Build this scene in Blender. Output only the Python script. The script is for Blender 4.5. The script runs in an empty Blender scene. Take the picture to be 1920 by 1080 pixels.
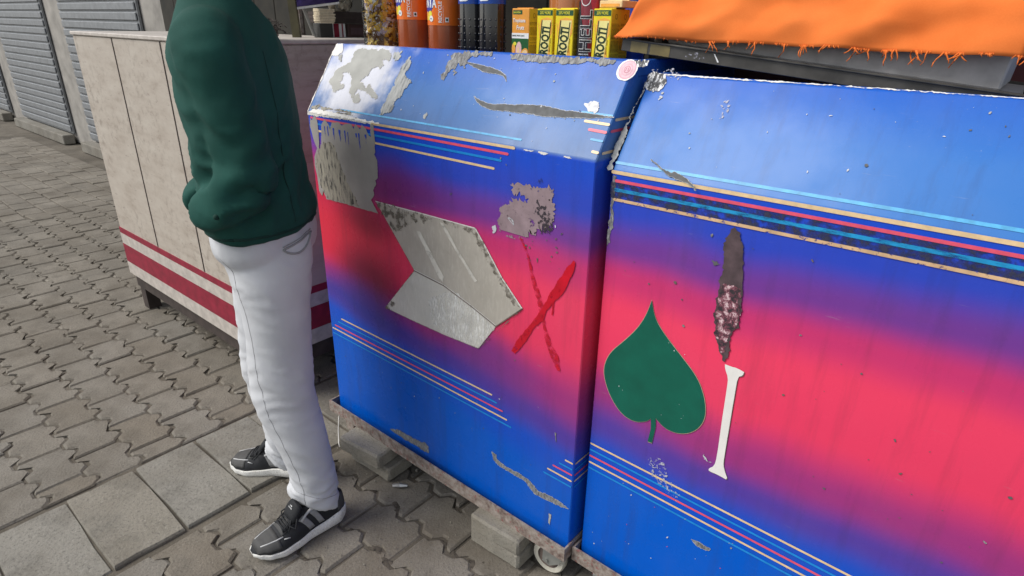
import bpy, bmesh, math, random
from mathutils import Vector, Matrix, noise
from mathutils.geometry import tessellate_polygon
random.seed(7)
S = bpy.context.scene
COL = S.collection
R = math.radians

# ------------------------------------------------------------------ camera, sky, sun, exposure
cam = bpy.data.cameras.new("camera")
cam.sensor_width = 36.0
cam.lens = 21.4057
cam.clip_start = 0.05
cam.clip_end = 400
camo = bpy.data.objects.new("camera", cam)
COL.objects.link(camo)
_yaw, _pit, _rol = 0.6917, 0.4076, 0.0193
_f = Vector((-math.sin(_yaw) * math.cos(_pit), math.cos(_yaw) * math.cos(_pit), -math.sin(_pit)))
_r = Vector((math.cos(_yaw), math.sin(_yaw), 0))
_u = _r.cross(_f)
_r2 = _r * math.cos(_rol) + _u * math.sin(_rol)
_u2 = _u * math.cos(_rol) - _r * math.sin(_rol)
camo.matrix_world = Matrix(((_r2.x, _u2.x, -_f.x, 1.6413), (_r2.y, _u2.y, -_f.y, -1.0261),
                            (_r2.z, _u2.z, -_f.z, 1.3918), (0, 0, 0, 1)))
S.camera = camo

SUN_EL, SUN_AZ = 47.0, 220.0        # compass degrees: hazy sun over the street, from the left of the carts' fronts
world = bpy.data.worlds.new("World")
S.world = world
world.use_nodes = True
wn = world.node_tree.nodes
wl = world.node_tree.links
wn.clear()
sky = wn.new("ShaderNodeTexSky")
sky.sky_type = 'NISHITA'
sky.sun_disc = False
sky.sun_elevation = R(SUN_EL)
sky.sun_rotation = R(SUN_AZ)
sky.dust_density = 1.0
sky.air_density = 1.0
hs = wn.new("ShaderNodeHueSaturation")
hs.inputs["Saturation"].default_value = 0.35
bg = wn.new("ShaderNodeBackground")
bg.inputs["Strength"].default_value = 0.12
wo = wn.new("ShaderNodeOutputWorld")
wl.new(sky.outputs[0], hs.inputs["Color"])
wl.new(hs.outputs[0], bg.inputs[0])
wl.new(bg.outputs[0], wo.inputs[0])
sun = bpy.data.lights.new("sun", 'SUN')
sun.energy = 2.1
sun.angle = R(32)
sun.color = (1.0, 0.96, 0.9)
suno = bpy.data.objects.new("sun", sun)
COL.objects.link(suno)
_el, _az = R(SUN_EL), R(SUN_AZ)
_sd = Vector((math.sin(_az) * math.cos(_el), math.cos(_az) * math.cos(_el), math.sin(_el)))
suno.rotation_euler = _sd.to_track_quat('Z', 'Y').to_euler()
S.view_settings.view_transform = 'Standard'
S.view_settings.look = 'None'
S.view_settings.exposure = 0.42
S.view_settings.gamma = 1.0
S.view_settings.use_curve_mapping = False

# ------------------------------------------------------------------ helpers
def obj(name, me, mat=None, parent=None, loc=None):
    if isinstance(me, bmesh.types.BMesh):
        m = bpy.data.meshes.new(name)
        me.to_mesh(m)
        me.free()
        me = m
    o = bpy.data.objects.new(name, me)
    COL.objects.link(o)
    if mat is not None:
        for mm in (mat if isinstance(mat, (list, tuple)) else [mat]):
            me.materials.append(mm)
    if parent is not None:
        o.parent = parent
    if loc is not None:
        o.location = loc
    return o

def thing(name, label, cat, loc=(0, 0, 0), rz=0.0, group=None):
    o = bpy.data.objects.new(name, None)
    o.empty_display_size = 0.05
    COL.objects.link(o)
    o.location = loc
    o.rotation_euler = (0, 0, rz)
    return tag(o, label, cat, group)

def tag(o, label, cat, group=None):
    o["label"] = label
    o["category"] = cat
    if group:
        o["group"] = group
    return o

def smooth(o, ang=None):
    for p in o.data.polygons:
        p.use_smooth = True
    if ang is not None:
        try:
            o.data.set_sharp_from_angle(angle=R(ang))
        except Exception:
            pass
    return o

def box(bm, x0, x1, y0, y1, z0, z1, bev=0.0):
    v = [bm.verts.new(p) for p in ((x0, y0, z0), (x1, y0, z0), (x1, y1, z0), (x0, y1, z0),
                                   (x0, y0, z1), (x1, y0, z1), (x1, y1, z1), (x0, y1, z1))]
    fs = [bm.faces.new([v[i] for i in q]) for q in ((0, 3, 2, 1), (4, 5, 6, 7), (0, 1, 5, 4), (1, 2, 6, 5), (2, 3, 7, 6), (3, 0, 4, 7))]
    if bev > 0:
        es = list({e for f in fs for e in f.edges})
        bmesh.ops.bevel(bm, geom=es, offset=bev, segments=1, affect='EDGES')
    return bm

def boxm(*a):
    return box(bmesh.new(), *a)

def tube(bm, pts, rad, n=8, cap=True):
    pts = [Vector(p) for p in pts]
    rings = []
    for i, p in enumerate(pts):
        d = (pts[min(i + 1, len(pts) - 1)] - pts[max(i - 1, 0)]).normalized()
        a = Vector((0, 0, 1)) if abs(d.z) < 0.9 else Vector((1, 0, 0))
        s = d.cross(a).normalized()
        t = s.cross(d)
        r = rad[i] if isinstance(rad, (list, tuple)) else rad
        rings.append([bm.verts.new(p + (s * math.cos(2 * math.pi * k / n) + t * math.sin(2 * math.pi * k / n)) * r) for k in range(n)])
    for A, B in zip(rings, rings[1:]):
        for k in range(n):
            bm.faces.new((A[k], A[(k + 1) % n], B[(k + 1) % n], B[k]))
    if cap:
        bm.faces.new(rings[0][::-1])
        bm.faces.new(rings[-1])
    return bm

def lathe(bm, prof, n=32, cx=0, cy=0, cz=0, cap=True):
    rings = []
    for r, z in prof:
        rings.append([bm.verts.new((cx + r * math.cos(2 * math.pi * k / n), cy + r * math.sin(2 * math.pi * k / n), cz + z)) for k in range(n)])
    for A, B in zip(rings, rings[1:]):
        for k in range(n):
            bm.faces.new((A[k], A[(k + 1) % n], B[(k + 1) % n], B[k]))
    if cap:
        bm.faces.new(rings[0][::-1])
        bm.faces.new(rings[-1])
    return bm

def ball(bm, c, r, sx=1, sy=1, sz=1, u=12, v=8, rot=None):
    m = Matrix.Translation(Vector(c)) @ (rot.to_4x4() if rot is not None else Matrix()) @ Matrix.Diagonal((r * sx, r * sy, r * sz, 1))
    bmesh.ops.create_uvsphere(bm, u_segments=u, v_segments=v, radius=1.0, matrix=m)
    return bm

def ragged(poly, amp=0.003, seg=0.006, seed=0):
    """torn outline: each side broken up by several sizes of wobble"""
    seg = min(seg, .0028)
    out = []
    n = len(poly)
    s = seed * 13.7
    for i in range(n):
        a = Vector(poly[i]); b = Vector(poly[(i + 1) % n])
        d = b - a
        L = d.length
        k = max(1, int(L / seg))
        nr = Vector((-d.y, d.x)).normalized() if L > 1e-6 else Vector((0, 0))
        for j in range(k):
            t = j / k
            w = min(1, 4 * t, 4 * (1 - t)) if L > .01 else .4
            q = s + (i * 31.7) + t * L
            e = noise.noise(Vector((q * 60, s, 1))) * 1.3 + noise.noise(Vector((q * 190, s, 5))) * .9 + noise.noise(Vector((q * 430, s, 9))) * .6
            out.append(a + d * t + nr * (e * amp * 1.7 * (.35 + .65 * w)))
    return out

def flat(name, poly, put, mat, parent, lift):
    """polygon given in a panel's own (u, v), laid on that panel `lift` metres proud of it"""
    vs = [Vector((p[0], p[1], 0)) for p in poly]
    tris = tessellate_polygon([vs])
    bm = bmesh.new()
    bv = [bm.verts.new(put(p[0], p[1], lift)) for p in poly]
    nn = (put(0, 0, 1) - put(0, 0, 0))
    for t in tris:
        try:
            f = bm.faces.new([bv[i] for i in t])
        except ValueError:
            continue
        f.normal_update()
        if f.normal.dot(nn) < 0:
            f.normal_flip()
    return obj(name, bm, mat, parent)

def ribbon(name, poly, put, mat, parent, lift, w):
    """thin turned-up lip along a polygon's outline"""
    bm = bmesh.new()
    n = len(poly)
    nn = (put(0, 0, 1) - put(0, 0, 0))
    for i in range(n):
        a = Vector(poly[i]); b = Vector(poly[(i + 1) % n])
        d = b - a
        if d.length < 1e-6:
            continue
        nr = Vector((-d.y, d.x)).normalized() * w * random.uniform(.3, 1.0)
        ex = d.normalized() * w * .4
        a2, b2 = a - ex, b + ex
        f = bm.faces.new([bm.verts.new(put(q.x, q.y, lift)) for q in (a2 - nr, b2 - nr, b2 + nr, a2 + nr)])
        f.normal_update()
        if f.normal.dot(nn) < 0:
            f.normal_flip()
    return obj(name, bm, mat, parent)

def stripe(name, a, b, w, put, mat, parent, lift=0.0009):
    """painted pin stripe with round ends"""
    a, b = Vector(a), Vector(b)
    d = (b - a).normalized()
    nr = Vector((-d.y, d.x))
    pts = []
    for k in range(5):
        t = math.pi / 2 + math.pi * k / 4
        pts.append(a + d * (math.cos(t) * w) + nr * (math.sin(t) * w))
    for k in range(5):
        t = -math.pi / 2 + math.pi * k / 4
        pts.append(b + d * (math.cos(t) * w) + nr * (math.sin(t) * w))
    return flat(name, pts, put, mat, parent, lift)

# ------------------------------------------------------------------ materials
def new_mat(name):
    m = bpy.data.materials.new(name)
    m.use_nodes = True
    nt = m.node_tree
    b = nt.nodes["Principled BSDF"]
    return m, nt, b

def nd(nt, typ, **kw):
    n = nt.nodes.new(typ)
    for k, v in kw.items():
        setattr(n, k, v)
    return n

def mth(nt, op, a, b=None, c=None, clamp=False):
    n = nt.nodes.new("ShaderNodeMath")
    n.operation = op
    n.use_clamp = clamp
    for i, q in enumerate((a, b, c)):
        if q is None:
            continue
        if hasattr(q, "is_linked") or isinstance(q, bpy.types.NodeSocket):
            nt.links.new(q, n.inputs[i])
        else:
            n.inputs[i].default_value = q
    return n.outputs[0]

def mixc(nt, fac, a, b, mode='MIX'):
    n = nt.nodes.new("ShaderNodeMix")
    n.data_type = 'RGBA'
    n.blend_type = mode
    for s, q in ((n.inputs[0], fac), (n.inputs[6], a), (n.inputs[7], b)):
        if isinstance(q, bpy.types.NodeSocket):
            nt.links.new(q, s)
        elif isinstance(q, (int, float)):
            s.default_value = q
        else:
            s.default_value = (*q, 1)
    return n.outputs[2]

def noi(nt, scale, detail=4, rough=0.55, vec=None, stretch=None, coord="Object"):
    tc = nt.nodes.new("ShaderNodeTexCoord")
    v = tc.outputs[coord] if vec is None else vec
    if stretch is not None:
        mp = nt.nodes.new("ShaderNodeMapping")
        nt.links.new(v, mp.inputs[0])
        mp.inputs["Scale"].default_value = stretch
        v = mp.outputs[0]
    n = nt.nodes.new("ShaderNodeTexNoise")
    n.inputs["Scale"].default_value = scale
    n.inputs["Detail"].default_value = detail
    n.inputs["Roughness"].default_value = rough
    nt.links.new(v, n.inputs["Vector"])
    return n.outputs["Fac"]

def ramp(nt, fac, stops, interp='LINEAR'):
    n = nt.nodes.new("ShaderNodeValToRGB")
    n.color_ramp.interpolation = interp
    el = n.color_ramp.elements
    while len(el) > 1:
        el.remove(el[-1])
    el[0].position = stops[0][0]
    c = stops[0][1]
    el[0].color = (*c, 1) if not isinstance(c, (int, float)) else (c, c, c, 1)
    for p, c in stops[1:]:
        e = el.new(p)
        e.color = (*c, 1) if not isinstance(c, (int, float)) else (c, c, c, 1)
    nt.links.new(fac, n.inputs[0])
    return n.outputs[0]

def bump(nt, b, h, strength=0.3, dist=0.002):
    n = nt.nodes.new("ShaderNodeBump")
    n.inputs["Strength"].default_value = strength
    n.inputs["Distance"].default_value = dist
    nt.links.new(h, n.inputs["Height"])
    nt.links.new(n.outputs[0], b.inputs["Normal"])

def simple(name, col, rough=0.5, metal=0.0, var=0.12, scale=30, bmp=0.0, spec=None, coat=0.0, col2=None):
    m, nt, b = new_mat(name)
    n = noi(nt, scale, 5)
    c2 = col2 if col2 is not None else tuple(max(0, c * (1 - var * 2)) for c in col)
    c1 = col if col2 is not None else tuple(min(1, c * (1 + var)) for c in col)
    nt.links.new(ramp(nt, n, [(0.3, c2), (0.7, c1)]), b.inputs["Base Color"])
    b.inputs["Roughness"].default_value = rough
    b.inputs["Metallic"].default_value = metal
    if spec is not None:
        b.inputs["Specular IOR Level"].default_value = spec
    if coat:
        b.inputs["Coat Weight"].default_value = coat
        b.inputs["Coat Roughness"].default_value = 0.08
    if bmp:
        bump(nt, b, noi(nt, scale * 3, 6), bmp)
    return m

def holes(m, scale, thr, soft=0.04, stretch=None, detail=6, rough=0.65):
    """paint that only partly covers: worn through where the noise is low"""
    nt = m.node_tree
    b = nt.nodes["Principled BSDF"]
    out = nt.nodes["Material Output"]
    n = noi(nt, scale, detail, rough, stretch=stretch)
    f = ramp(nt, n, [(thr - soft, 0.0), (thr + soft, 1.0)])
    tr = nt.nodes.new("ShaderNodeBsdfTransparent")
    mx = nt.nodes.new("ShaderNodeMixShader")
    nt.links.new(f, mx.inputs[0])
    nt.links.new(tr.outputs[0], mx.inputs[1])
    nt.links.new(b.outputs[0], mx.inputs[2])
    nt.links.new(mx.outputs[0], out.inputs[0])
    return m

def airbrush_paint(name, first):
    """blue - crimson - blue airbrushed enamel, worn and dusty"""
    m, nt, b = new_mat(name)
    tc = nt.nodes.new("ShaderNodeTexCoord")
    sp = nt.nodes.new("ShaderNodeSeparateXYZ")
    nt.links.new(tc.outputs["Object"], sp.inputs[0])
    X, Y, Zc = sp.outputs
    soft = noi(nt, 2.2, 2, 0.5)
    zz = mth(nt, 'ADD', Zc, mth(nt, 'MULTIPLY', mth(nt, 'SUBTRACT', soft, 0.5), 0.10))
    if first:
        low = ramp(nt, Zc, [(0.50, 1.0), (0.85, 0.0)])
        zz = mth(nt, 'ADD', zz, mth(nt, 'MULTIPLY', mth(nt, 'MULTIPLY', mth(nt, 'SUBTRACT', X, 0.55), 0.13), low))
    t = mth(nt, 'DIVIDE', zz, 1.2, clamp=True)
    BL = (0.0, 0.10, 0.56)
    st = [(0.36, BL), (0.45, (0.008, 0.08, 0.55)), (0.53, (0.09, 0.048, 0.34)), (0.61, (0.34, 0.038, 0.20)),
          (0.71, (0.80, 0.050, 0.125)), (0.83, (0.84, 0.055, 0.13)), (0.91, (0.58, 0.04, 0.16)), (0.98, (0.17, 0.045, 0.29)),
          (1.06, (0.03, 0.065, 0.50)), (1.15, (0.012, 0.075, 0.58))]
    c = ramp(nt, t, [(p / 1.2, q) for p, q in st], 'EASE')
    if first:
        band = ramp(nt, t, [(0.60 / 1.2, 0.0), (0.70 / 1.2, 1.0), (1.0 / 1.2, 1.0), (1.10 / 1.2, 0.0)])
        lf = mth(nt, 'MULTIPLY', ramp(nt, X, [(0.0, 1.0), (0.12, 0.9), (0.45, 0.0)]), band)
        c = mixc(nt, mth(nt, 'MULTIPLY', lf, 0.75), c, (0.62, 0.02, 0.04))
        def blob(cx, cz, rx, rz, col, amt, c):
            dx = mth(nt, 'DIVIDE', mth(nt, 'SUBTRACT', X, cx), rx)
            dz = mth(nt, 'DIVIDE', mth(nt, 'SUBTRACT', zz, cz), rz)
            d = mth(nt, 'SQRT', mth(nt, 'ADD', mth(nt, 'MULTIPLY', dx, dx), mth(nt, 'MULTIPLY', dz, dz)))
            return mixc(nt, mth(nt, 'MULTIPLY', ramp(nt, d, [(0.15, 1.0), (1.0, 0.0)], 'EASE'), amt), c, col)
        c = blob(0.23, 0.655, 0.24, 0.15, (0.19, 0.008, 0.045), 0.9, c)
        c = blob(0.20, 0.56, 0.30, 0.12, (0.02, 0.035, 0.28), 0.75, c)
        c = blob(0.25, 0.87, 0.17, 0.08, (0.30, 0.02, 0.05), 0.6, c)
        c = blob(0.40, 1.0, 0.25, 0.10, (0.20, 0.03, 0.16), 0.6, c)
        c = blob(0.72, 0.60, 0.25, 0.10, (0.16, 0.045, 0.26), 0.6, c)
    # sloping upper panel: sky blue with a soft white blotch on the first cart
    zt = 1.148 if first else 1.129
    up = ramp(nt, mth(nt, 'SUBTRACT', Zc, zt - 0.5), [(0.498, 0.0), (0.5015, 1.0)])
    slope = ramp(nt, mth(nt, 'MULTIPLY', mth(nt, 'SUBTRACT', Zc, zt), 5.0), [(0.0, (0.105, 0.195, 0.40) if first else (0.05, 0.19, 0.52)), (0.45, (0.05, 0.175, 0.48) if first else (0.04, 0.175, 0.53)), (0.95, (0.012, 0.105, 0.53))])  # paler, greyer blue near the ridge: sky sheen painted into the colour
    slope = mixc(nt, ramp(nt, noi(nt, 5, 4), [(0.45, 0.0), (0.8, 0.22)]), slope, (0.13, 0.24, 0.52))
    if first:
        dx = mth(nt, 'DIVIDE', mth(nt, 'SUBTRACT', X, 0.145), 0.225)
        dz = mth(nt, 'DIVIDE', mth(nt, 'SUBTRACT', Zc, 1.255), 0.15)
        d = mth(nt, 'SQRT', mth(nt, 'ADD', mth(nt, 'MULTIPLY', dx, dx), mth(nt, 'MULTIPLY', dz, dz)))
        d = mth(nt, 'ADD', d, mth(nt, 'MULTIPLY', mth(nt, 'SUBTRACT', noi(nt, 9, 5), 0.5), 1.3))
        slope = mixc(nt, ramp(nt, d, [(0.55, 1.0), (1.05, 0.0)], 'EASE'), slope, (0.70, 0.71, 0.78))
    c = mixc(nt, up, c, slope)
    # dust and fine wear
    dust = ramp(nt, noi(nt, 3.5, 6, 0.6, stretch=(1, 1, 0.5)), [(0.45, 0.0), (0.85, 0.07)])
    c = mixc(nt, dust, c, (0.30, 0.29, 0.30))
    grm = ramp(nt, noi(nt, 7, 7, 0.7, stretch=(3.5, 1, 0.3)), [(0.50, 0.0), (0.80, 0.32)])
    c = mixc(nt, grm, c, (0.035, 0.03, 0.045))
    hair = ramp(nt, noi(nt, 60, 4, 0.8, stretch=(0.12, 1, 1.6)), [(0.66, 0.0), (0.74, 0.22)])
    c = mixc(nt, hair, c, (0.45, 0.45, 0.50))
    fine = ramp(nt, noi(nt, 190, 3, 0.6), [(0.70, 0.0), (0.78, 0.4)])
    c = mixc(nt, mth(nt, 'MULTIPLY', fine, ramp(nt, noi(nt, 4, 3), [(0.48, 0.0), (0.62, 1.0)])), c, (0.55, 0.58, 0.62))
    nt.links.new(c, b.inputs["Base Color"])
    rg = ramp(nt, noi(nt, 12, 6), [(0.3, 0.20), (0.75, 0.38)])
    nt.links.new(rg, b.inputs["Roughness"])
    b.inputs["Specular IOR Level"].default_value = 0.20
    hh_ = mth(nt, 'ADD', mth(nt, 'MULTIPLY', noi(nt, 3.5, 2), 4.0), mth(nt, 'MULTIPLY', noi(nt, 18, 4), .8))
    bump(nt, b, hh_, 0.10, 0.004)
    return m

M = {}
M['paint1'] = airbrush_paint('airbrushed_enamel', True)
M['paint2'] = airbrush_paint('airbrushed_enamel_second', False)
M['cream'] = simple('cream_stripe_paint', (0.82, 0.60, 0.34), 0.4, var=0.08, scale=60)
M['pink'] = simple('pink_stripe_paint', (0.80, 0.10, 0.17), 0.4, var=0.08, scale=60)
M['cyan'] = simple('cyan_stripe_paint', (0.01, 0.25, 0.68), 0.4, var=0.08, scale=60)
M['cyan_pale'] = simple('pale_cyan_stripe_paint', (0.07, 0.40, 0.72), 0.4, var=0.15, scale=60)
M['cyan_worn'] = holes(simple('worn_cyan_stripe_paint', (0.01, 0.30, 0.62), 0.5), 60, 0.41, 0.10, stretch=(.45, 1, 1.6))
M['cream_worn'] = holes(simple('worn_cream_stripe_paint', (0.70, 0.46, 0.26), 0.5), 90, 0.40, 0.05)
M['primer'] = simple('grey_filler', (0.43, 0.43, 0.40), 0.75, var=0.08, scale=24, bmp=0.1)
M['primer_dark'] = simple('dark_undercoat', (0.115, 0.118, 0.120), 0.7, var=0.2, scale=60, bmp=0.1)
M['peel'] = simple('bare_sheet_metal', (0.37, 0.35, 0.335), 0.55, metal=0.15, var=0.10, scale=9, bmp=0.08)
M['whiteprimer'] = simple('white_primer', (0.80, 0.78, 0.74), 0.7, var=0.06, scale=80)
def streaky(name, ca, cb, cc, scale, stretch, t=(0.40, 0.52, 0.62)):
    m, nt, b = new_mat(name)
    n = noi(nt, scale, 7, 0.7, stretch=stretch)
    nt.links.new(ramp(nt, n, [(t[0], ca), (t[1], cb), (t[2], cc)]), b.inputs["Base Color"])
    b.inputs["Roughness"].default_value = 0.65
    bump(nt, b, n, 0.3, 0.001)
    return m
M['speckle'] = streaky('speckled_old_glue', (0.018, 0.017, 0.015), (0.27, 0.25, 0.21), (0.40, 0.37, 0.29), 70, (1.5, 1, 0.32), (0.40, 0.47, 0.66))
M['scrape'] = streaky('scraped_metal', (0.07, 0.08, 0.09), (0.36, 0.37, 0.36), (0.52, 0.52, 0.50), 60, (2.2, 0.5, 0.5), (0.34, 0.47, 0.66))
M['scrape2'] = streaky('scraped_brown_metal', (0.06, 0.055, 0.06), (0.20, 0.20, 0.20), (0.40, 0.40, 0.40), 110, (2.0, 0.6, 0.6), (0.34, 0.5, 0.66))
M['wornblack'] = holes(simple('worn_dark_paint', (0.030, 0.034, 0.075), 0.6), 55, 0.50, 0.12)
M['wornblack_specks'] = holes(simple('dark_specks', (0.04, 0.03, 0.04), 0.7), 120, 0.50, 0.03)
M['blotgrain'] = streaky('crumbled_paint', (0.03, 0.022, 0.028), (0.22, 0.06, 0.09), (0.80, 0.62, 0.64), 95, (1, 1, 0.8), (0.44, 0.53, 0.64))
M['blot'] = simple('brown_dried_glue', (0.085, 0.055, 0.062), 0.7, var=0.25, scale=40, bmp=0.2)
M['patch'] = holes(simple('mauve_grey_bare_patch', (0.30, 0.22, 0.24), 0.6, var=0.12, scale=30, bmp=0.1), 48, 0.36, 0.05)
M['redstroke'] = holes(simple('red_brush_paint', (0.56, 0.008, 0.030), 0.35), 170, 0.49, 0.12, stretch=(0.5, 1, 0.5))
M['redstroke_dense'] = holes(simple('thick_red_brush_paint', (0.58, 0.004, 0.022), 0.3), 120, 0.33, 0.09, stretch=(0.5, 1, 0.5))
M['scuff'] = holes(simple('pale_scuff', (0.50, 0.50, 0.58), 0.7), 150, 0.57, 0.04)
M['fleck'] = simple('pale_chip', (0.62, 0.64, 0.68), 0.7)
M['spade'] = simple('green_vinyl', (0.003, 0.115, 0.075), 0.38, var=0.08, scale=20)
M['spade_rim'] = simple('vinyl_cut_edge', (0.50, 0.36, 0.26), 0.6)
M['white'] = simple('white_vinyl', (0.82, 0.80, 0.76), 0.5, var=0.03)
M['sticker_pink'] = simple('faded_pink_print', (0.74, 0.40, 0.48), 0.6, var=0.06, scale=120)
M['sticker_pale'] = simple('faded_pale_print', (0.78, 0.52, 0.58), 0.6, var=0.10, scale=120)
M['sticker_red'] = simple('faded_red_print', (0.60, 0.24, 0.31), 0.6)
M['paperwhite'] = streaky('torn_white_paper', (0.55, 0.55, 0.58), (0.74, 0.74, 0.76), (0.85, 0.85, 0.86), 120, (1, 1, 1))
M['blackwhite'] = streaky('torn_black_and_white_sticker', (0.05, 0.05, 0.055), (0.13, 0.13, 0.13), (0.80, 0.80, 0.80), 110, (1.7, 0.8, 0.6), (0.40, 0.51, 0.53))
def plate_mat(name, base, hi):
    m, nt, b = new_mat(name)
    n1 = noi(nt, 11, 6, 0.6)
    n2 = noi(nt, 90, 5, 0.7, stretch=(1.6, 1, 0.35))
    c = ramp(nt, n1, [(0.3, tuple(q * .8 for q in base)), (0.7, base)])
    c = mixc(nt, ramp(nt, n2, [(0.50, 0.0), (0.70, 0.40)]), c, hi)
    dk = ramp(nt, noi(nt, 38, 8, 0.75), [(0.60, 0.0), (0.72, 0.28)])
    c = mixc(nt, dk, c, (0.12, 0.10, 0.08))
    nt.links.new(c, b.inputs["Base Color"])
    b.inputs["Roughness"].default_value = 0.36
    b.inputs["Metallic"].default_value = 0.10
    bump(nt, b, n2, 0.2, 0.001)
    return m
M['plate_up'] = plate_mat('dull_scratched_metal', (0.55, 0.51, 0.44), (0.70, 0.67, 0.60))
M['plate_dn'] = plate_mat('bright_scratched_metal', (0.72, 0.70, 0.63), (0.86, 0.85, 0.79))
M['plate_band'] = holes(simple('rubbed_metal_band', (0.70, 0.67, 0.60), 0.45), 40, 0.32, 0.1)
M['plate_shine'] = holes(simple('painted_metal_shine', (0.90, 0.89, 0.85), 0.36), 90, 0.50, 0.16, stretch=(1.6, 1, 0.45))  # highlight on the metal, painted as a lighter colour
M['plate_grime'] = holes(simple('grime_on_metal', (0.15, 0.13, 0.10), 0.7), 52, 0.54, 0.10)
def rust_mat():
    m, nt, b = new_mat('grimy_painted_iron')
    n = noi(nt, 45, 8, 0.7)
    c = ramp(nt, n, [(0.30, (0.06, 0.035, 0.03)), (0.43, (0.20, 0.15, 0.125)), (0.56, (0.30, 0.26, 0.225)), (0.70, (0.40, 0.33, 0.29))])
    c = mixc(nt, ramp(nt, noi(nt, 70, 5), [(0.58, 0.0), (0.66, 0.7)]), c, (0.24, 0.06, 0.055))
    nt.links.new(c, b.inputs["Base Color"])
    b.inputs["Roughness"].default_value = 0.85
    bump(nt, b, n, 0.5, 0.002)
    return m
M['iron'] = rust_mat()
def concrete(name, a, bcol, scale=26, rough=0.92, warm=(0.36, 0.30, 0.22), speck=True):
    m, nt, b = new_mat(name)
    oi = nt.nodes.new("ShaderNodeObjectInfo")
    n1 = noi(nt, scale / 6, 5, 0.6, coord="Object")
    n2 = noi(nt, scale * 6, 4, 0.75)
    c = ramp(nt, n1, [(0.3, a), (0.7, bcol)])
    c = mixc(nt, mth(nt, 'MULTIPLY', oi.outputs["Random"], 0.28), c, warm)
    c = mixc(nt, mth(nt, 'MULTIPLY', mth(nt, 'FRACT', mth(nt, 'MULTIPLY', oi.outputs["Random"], 7.3)), 0.22), c, (0.42, 0.42, 0.40))
    if speck:
        c = mixc(nt, ramp(nt, n2, [(0.36, 0.6), (0.46, 0.0)]), c, (0.07, 0.065, 0.06))
        c = mixc(nt, ramp(nt, n2, [(0.60, 0.0), (0.70, 0.5)]), c, (0.50, 0.48, 0.43))
    st = ramp(nt, noi(nt, scale / 3, 7, 0.7), [(0.52, 0.0), (0.72, 0.55)])
    c = mixc(nt, st, c, tuple(q * .45 for q in a))
    st2 = ramp(nt, noi(nt, 3.1, 6, 0.65), [(0.45, 0.0), (0.70, 0.5)])
    gtc = nt.nodes.new('ShaderNodeNewGeometry')
    st3 = ramp(nt, noi(nt, 2.3, 7, 0.68, vec=gtc.outputs['Position']), [(0.42, 0.0), (0.68, 0.6)])
    c = mixc(nt, st2, c, tuple(q * .55 for q in a))
    c = mixc(nt, st3, c, tuple(q * w for q, w in zip(a, (.62, .56, .48))))
    nt.links.new(c, b.inputs["Base Color"])
    b.inputs["Roughness"].default_value = rough
    bump(nt, b, noi(nt, scale * 4, 6, 0.7), 0.9, 0.004)
    return m
M['paver'] = concrete('grey_concrete_paver', (0.155, 0.138, 0.112), (0.26, 0.232, 0.19), warm=(0.25, 0.20, 0.14))
M['slab'] = concrete('pale_concrete_slab', (0.19, 0.178, 0.15), (0.30, 0.28, 0.24), scale=18, warm=(0.27, 0.23, 0.17))
M['brick'] = concrete('cast_concrete_brick', (0.29, 0.275, 0.235), (0.40, 0.38, 0.325), scale=30)
M['soil'] = concrete('dark_joint_dirt', (0.075, 0.066, 0.053), (0.135, 0.12, 0.098), scale=40, speck=False)
M['road'] = concrete('worn_asphalt', (0.05, 0.05, 0.05), (0.085, 0.083, 0.08), scale=40)

# ------------------------------------------------------------------ the setting: ground, paving, walls of the stall row
def ground_sheet():
    bm = bmesh.new()
    v = [bm.verts.new(p) for p in ((-90, -90, -0.0078), (90, -90, -0.0078), (90, 90, -0.0078), (-90, 90, -0.0078))]
    bm.faces.new(v)
    o = obj("ground", bm, M['soil'])
    o["kind"] = "structure"
    return o
ground_sheet()

def road_sheet():
    bm = bmesh.new()
    v = [bm.verts.new(p) for p in ((-60, -40, -0.0035), (60, -40, -0.0035), (60, -2.3, -0.0035), (-60, -2.3, -0.0035))]
    bm.faces.new(v)
    o = obj("road", bm, M['road'])
    o["kind"] = "structure"
road_sheet()

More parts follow.
